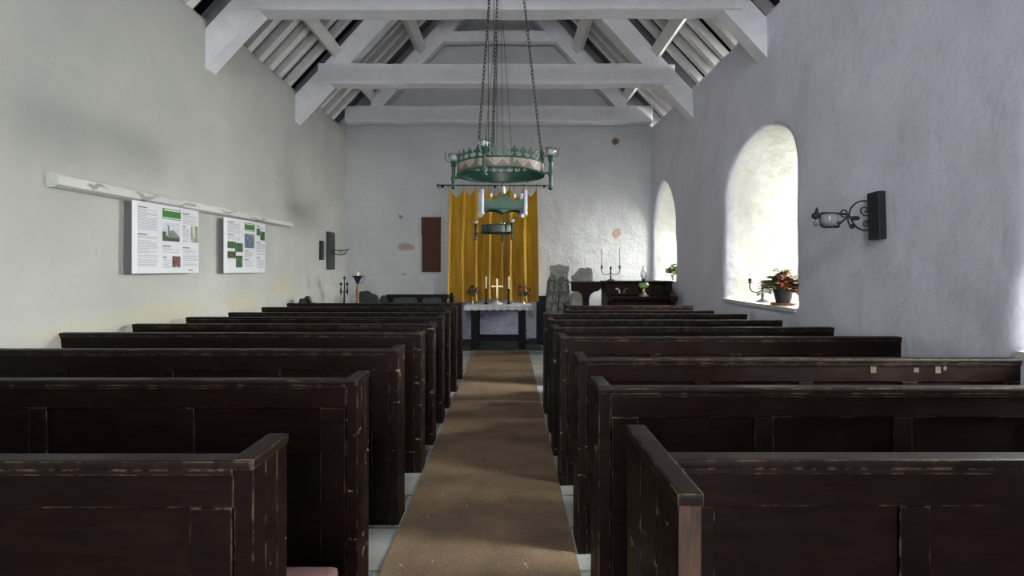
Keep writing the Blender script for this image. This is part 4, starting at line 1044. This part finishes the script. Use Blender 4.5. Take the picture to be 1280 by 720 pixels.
for px_, fl in ((774, 1), (784.5, -1)):
    mb = MB(); o_ = Vector((HX(px_), Yh+.13, HZ(363.5)))
    mb.tube(smoothpath([o_+Vector((-.035*fl,0,.03)), o_+Vector((.005*fl,0,.025)), o_+Vector((.03*fl,0,-.01)), o_+Vector((.028*fl,0,-.045))], 5), [.006]+[.014]*12+[.016]*3, 6)
    mb.build('music_clip', 'candle' if fl > 0 else 'copper', T, smooth=True)

def candelabrum(c, s, label, m, candles=(1, 0, 1), ch=.22, arms=.19):
    T = thing('table_candelabrum', c, label, 'candelabrum'); c = Vector(c)
    mb = MB(); mb.lathe([(0,0),(.075*s,0),(.078*s,.01*s),(.05*s,.022*s),(.02*s,.035*s),(.012*s,.06*s),(.02*s,.075*s),(.012*s,.09*s),(.012*s,.15*s),(.018*s,.16*s),(.010*s,.175*s),(.010*s,.20*s),(0,.20*s)], c, 16); mb.build('stem', m, T, smooth=True, auto=60)
    for i, dx in enumerate((-arms*s, 0, arms*s)):
        z = .22*s if dx else .20*s; d = Vector((dx, 0, 0))
        mb = MB()
        if dx: mb.tube(smoothpath([c+Vector((0,0,.15*s)), c+d*.35+Vector((0,0,.115*s)), c+d*.8+Vector((0,0,.125*s)), c+d+Vector((0,0,.17*s)), c+d+Vector((0,0,z))], 6), .0075*s, 6)
        mb.lathe([(0,0),(.03*s,.004*s),(.032*s,.01*s),(.012*s,.014*s),(.02*s,.035*s),(.02*s,.055*s),(.011*s,.06*s),(0,.06*s)], c+d+Vector((0,0,z)), 12)
        a = mb.build('candle_arm', m, T, smooth=True, auto=60)
        if candles[i]:
            mb = MB(); mb.lathe([(.0075*s,.055*s),(.0065*s,.055*s+ch),(0,.06*s+ch)], c+d+Vector((0,0,z)), 8); mb.build('candle', 'petal_pale', a, smooth=True)
    return T
candelabrum((HX(768), Yh+.32, zt_+.0), .95, 'tarnished silver two-branched candelabrum with thin candles on the harmonium', 'pewter', (1, 0, 1), .30, .165)
# oil lamp
c = Vector((P(806.5, 0, 8.75).x, Yh-.05, zk+.001)); s = 1.18
T = thing('oil_lamp', c, 'glass oil lamp with green oil and clear chimney on the harmonium', 'oil lamp')
mb = MB(); mb.lathe([(0,0),(.068*s,0),(.068*s,.012*s),(.045*s,.025*s),(.03*s,.04*s),(.022*s,.075*s),(.03*s,.10*s),(.022*s,.11*s),(0,.11*s)], c, 20); mb.build('base', 'brass', T, smooth=True, auto=60)
mb = MB(); mb.lathe([(0,.11*s),(.05*s,.115*s),(.072*s,.14*s),(.072*s,.165*s),(.055*s,.19*s),(0,.195*s)], c, 20); mb.build('oil_font', simple('green_oil_glass', (.30, .50, .12), (.20, .36, .10), 6, .12), T, smooth=True)
mb = MB(); mb.lathe([(0,.195*s),(.03*s,.195*s),(.034*s,.215*s),(.026*s,.23*s),(.03*s,.245*s),(0,.25*s)], c, 16); mb.build('burner', 'iron', T, smooth=True)
mb = MB(); mb.lathe([(.026*s,.245*s),(.045*s,.285*s),(.05*s,.315*s),(.038*s,.35*s),(.024*s,.385*s),(.028*s,.425*s),(.026*s,.425*s),(.021*s,.385*s),(.035*s,.35*s),(.046*s,.315*s),(.042*s,.285*s),(.023*s,.245*s)], c, 20, closed=True); mb.build('chimney', 'glass', T, smooth=True)

# ---------------------------------------------------------------- window sill things
def plant(c, label, seed, n, spread, h, mats, pot=True, droop=.3, leafL=.08):
    rnd = random.Random(seed); c = Vector(c)
    T = thing('potted_plant', c, label, 'potted plant')
    z0 = 0
    if pot:
        mb = MB(); mb.lathe([(0,0),(.12,0),(.135,.02),(.13,.024),(0,.018)], c, 22); mb.build('saucer', 'terracotta', T, smooth=True, auto=50)
        mb = MB(); mb.lathe([(0,.02),(.075,.02),(.098,.15),(.104,.15),(.104,.172),(.092,.172),(.09,.15),(0,.15)], c, 22); mb.build('pot', 'pot', T, smooth=True, auto=50); z0 = .15
    else:
        mb = MB(); mb.lathe([(0,0),(.06,0),(.08,.11),(.074,.11),(.06,.09),(0,.09)], c, 18); mb.build('pot', 'white_ceramic', T, smooth=True, auto=50); z0 = .09
    st = MB(); lv = [MB() for _ in mats]
    for k in range(n):
        a = rnd.uniform(0, 2*math.pi); r = spread*math.sqrt(rnd.random()); hh = h*rnd.uniform(.35, 1)*(1-.5*(r/spread)**2)
        e = c + Vector((r*math.cos(a), r*math.sin(a), z0+hh - droop*r*rnd.random()*1.6))
        mid = c + Vector((r*.4*math.cos(a), r*.4*math.sin(a), z0+hh*.75))
        st.tube([c+Vector((0,0,z0)), mid, e], .003, 4)
        tgt = lv[0] if (len(mats) == 1) else lv[0 if (math.sin(a) + rnd.uniform(-.45,.45)) > -.1 and rnd.random() < .85 else rnd.choice(range(1, len(mats)))]
        for j in range(4):
            b = rnd.uniform(0, 2*math.pi); q = mid.lerp(e, rnd.uniform(.3, 1))
            tgt.leaf(q, (math.cos(b), math.sin(b), rnd.uniform(-.4,.5)), leafL*rnd.uniform(.7,1.2), leafL*.7)
    st.build('stems', 'leaf_olive', T)
    nm = ['leaves', 'red_leaves', 'olive_leaves']
    for k, m in enumerate(mats): lv[k].build(nm[k] if k < 3 else 'leaves', m, T)
    return T
zs1 = 1.147
plant((3.0, 5.79, zs1), 'bushy green and scarlet potted plant on the nearer window sill', 5, 130, .25, .27, ['leaf', 'leaf_red', 'leaf_olive'])
candelabrum((3.0, 6.26, zs1), 1.0, 'silver three-armed candelabrum on the nearer window sill', 'iron', (1, 1, 1), .10, .150)
plant((3.12, 9.95, 1.317), 'leafy bright green plant on the far window sill above harmonium', 8, 70, .19, .26, ['leaf'], pot=False, leafL=.085)

# ---------------------------------------------------------------- light
def area(name, loc, rot, sx_, sy_, power, col=(1, 1, 1)):
    l = bpy.data.lights.new(name, 'AREA'); l.shape = 'RECTANGLE'; l.size = sx_; l.size_y = sy_; l.energy = power; l.color = col
    o = bpy.data.objects.new(name, l); C.objects.link(o); o.location = loc; o.rotation_euler = rot; return o
for nm, y, z, pw in (('daylight_near', 6.0, 2.5, 420), ('daylight_far', 9.8, 2.5, 260), ('daylight_side', 2.1, 2.4, 330)):
    area(nm, (5.2, y, z+.5), (0, R(78), 0), 2.0, 2.2, pw*6.5, (1, .985, .93))
area('added_fill_low', (-.15, Y0-1.6, 1.9), (R(90), 0, 0), 2.6, 2.6, 190, (.97, .98, 1))  # added fill lamp behind the viewer, outside the made-up doorway
area('added_fill_high', (-.2, Y0-1.4, 4.9), (R(80), 0, 0), 1.6, 1.8, 480, (.97, .98, 1))  # added fill lamp higher up, outside the made-up west opening
W_ = bpy.data.worlds.new('sky'); SC.world = W_; W_.use_nodes = True
nt = W_.node_tree; bg = nt.nodes['Background']
sky = nt.nodes.new('ShaderNodeTexSky'); sky.sky_type = 'HOSEK_WILKIE'; sky.turbidity = 6; sky.sun_direction = Vector((.5, -.3, .8)).normalized()
mixn = nt.nodes.new('ShaderNodeMix'); mixn.data_type = 'RGBA'; mixn.inputs[0].default_value = .7
nt.links.new(sky.outputs[0], mixn.inputs[6]); mixn.inputs[7].default_value = (.85, .88, .92, 1)
nt.links.new(mixn.outputs[2], bg.inputs[0]); bg.inputs[1].default_value = 3.0

# ---------------------------------------------------------------- camera
cam = bpy.data.cameras.new('camera'); co = bpy.data.objects.new('camera', cam); C.objects.link(co)
co.location = (0, 0, EYE); co.rotation_euler = (R(90), 0, 0)
cam.sensor_width = 36; cam.lens = F/1280*36; cam.shift_x = (640-CX)/1280; cam.shift_y = (CY-360)/1280; cam.clip_start = .02
SC.camera = co
SC.view_settings.view_transform = 'Standard'; SC.view_settings.look = 'None'; SC.view_settings.exposure = 0
try:
    SC.cycles.use_denoising = True; SC.cycles.diffuse_bounces = 6; SC.cycles.max_bounces = 12
except Exception: pass
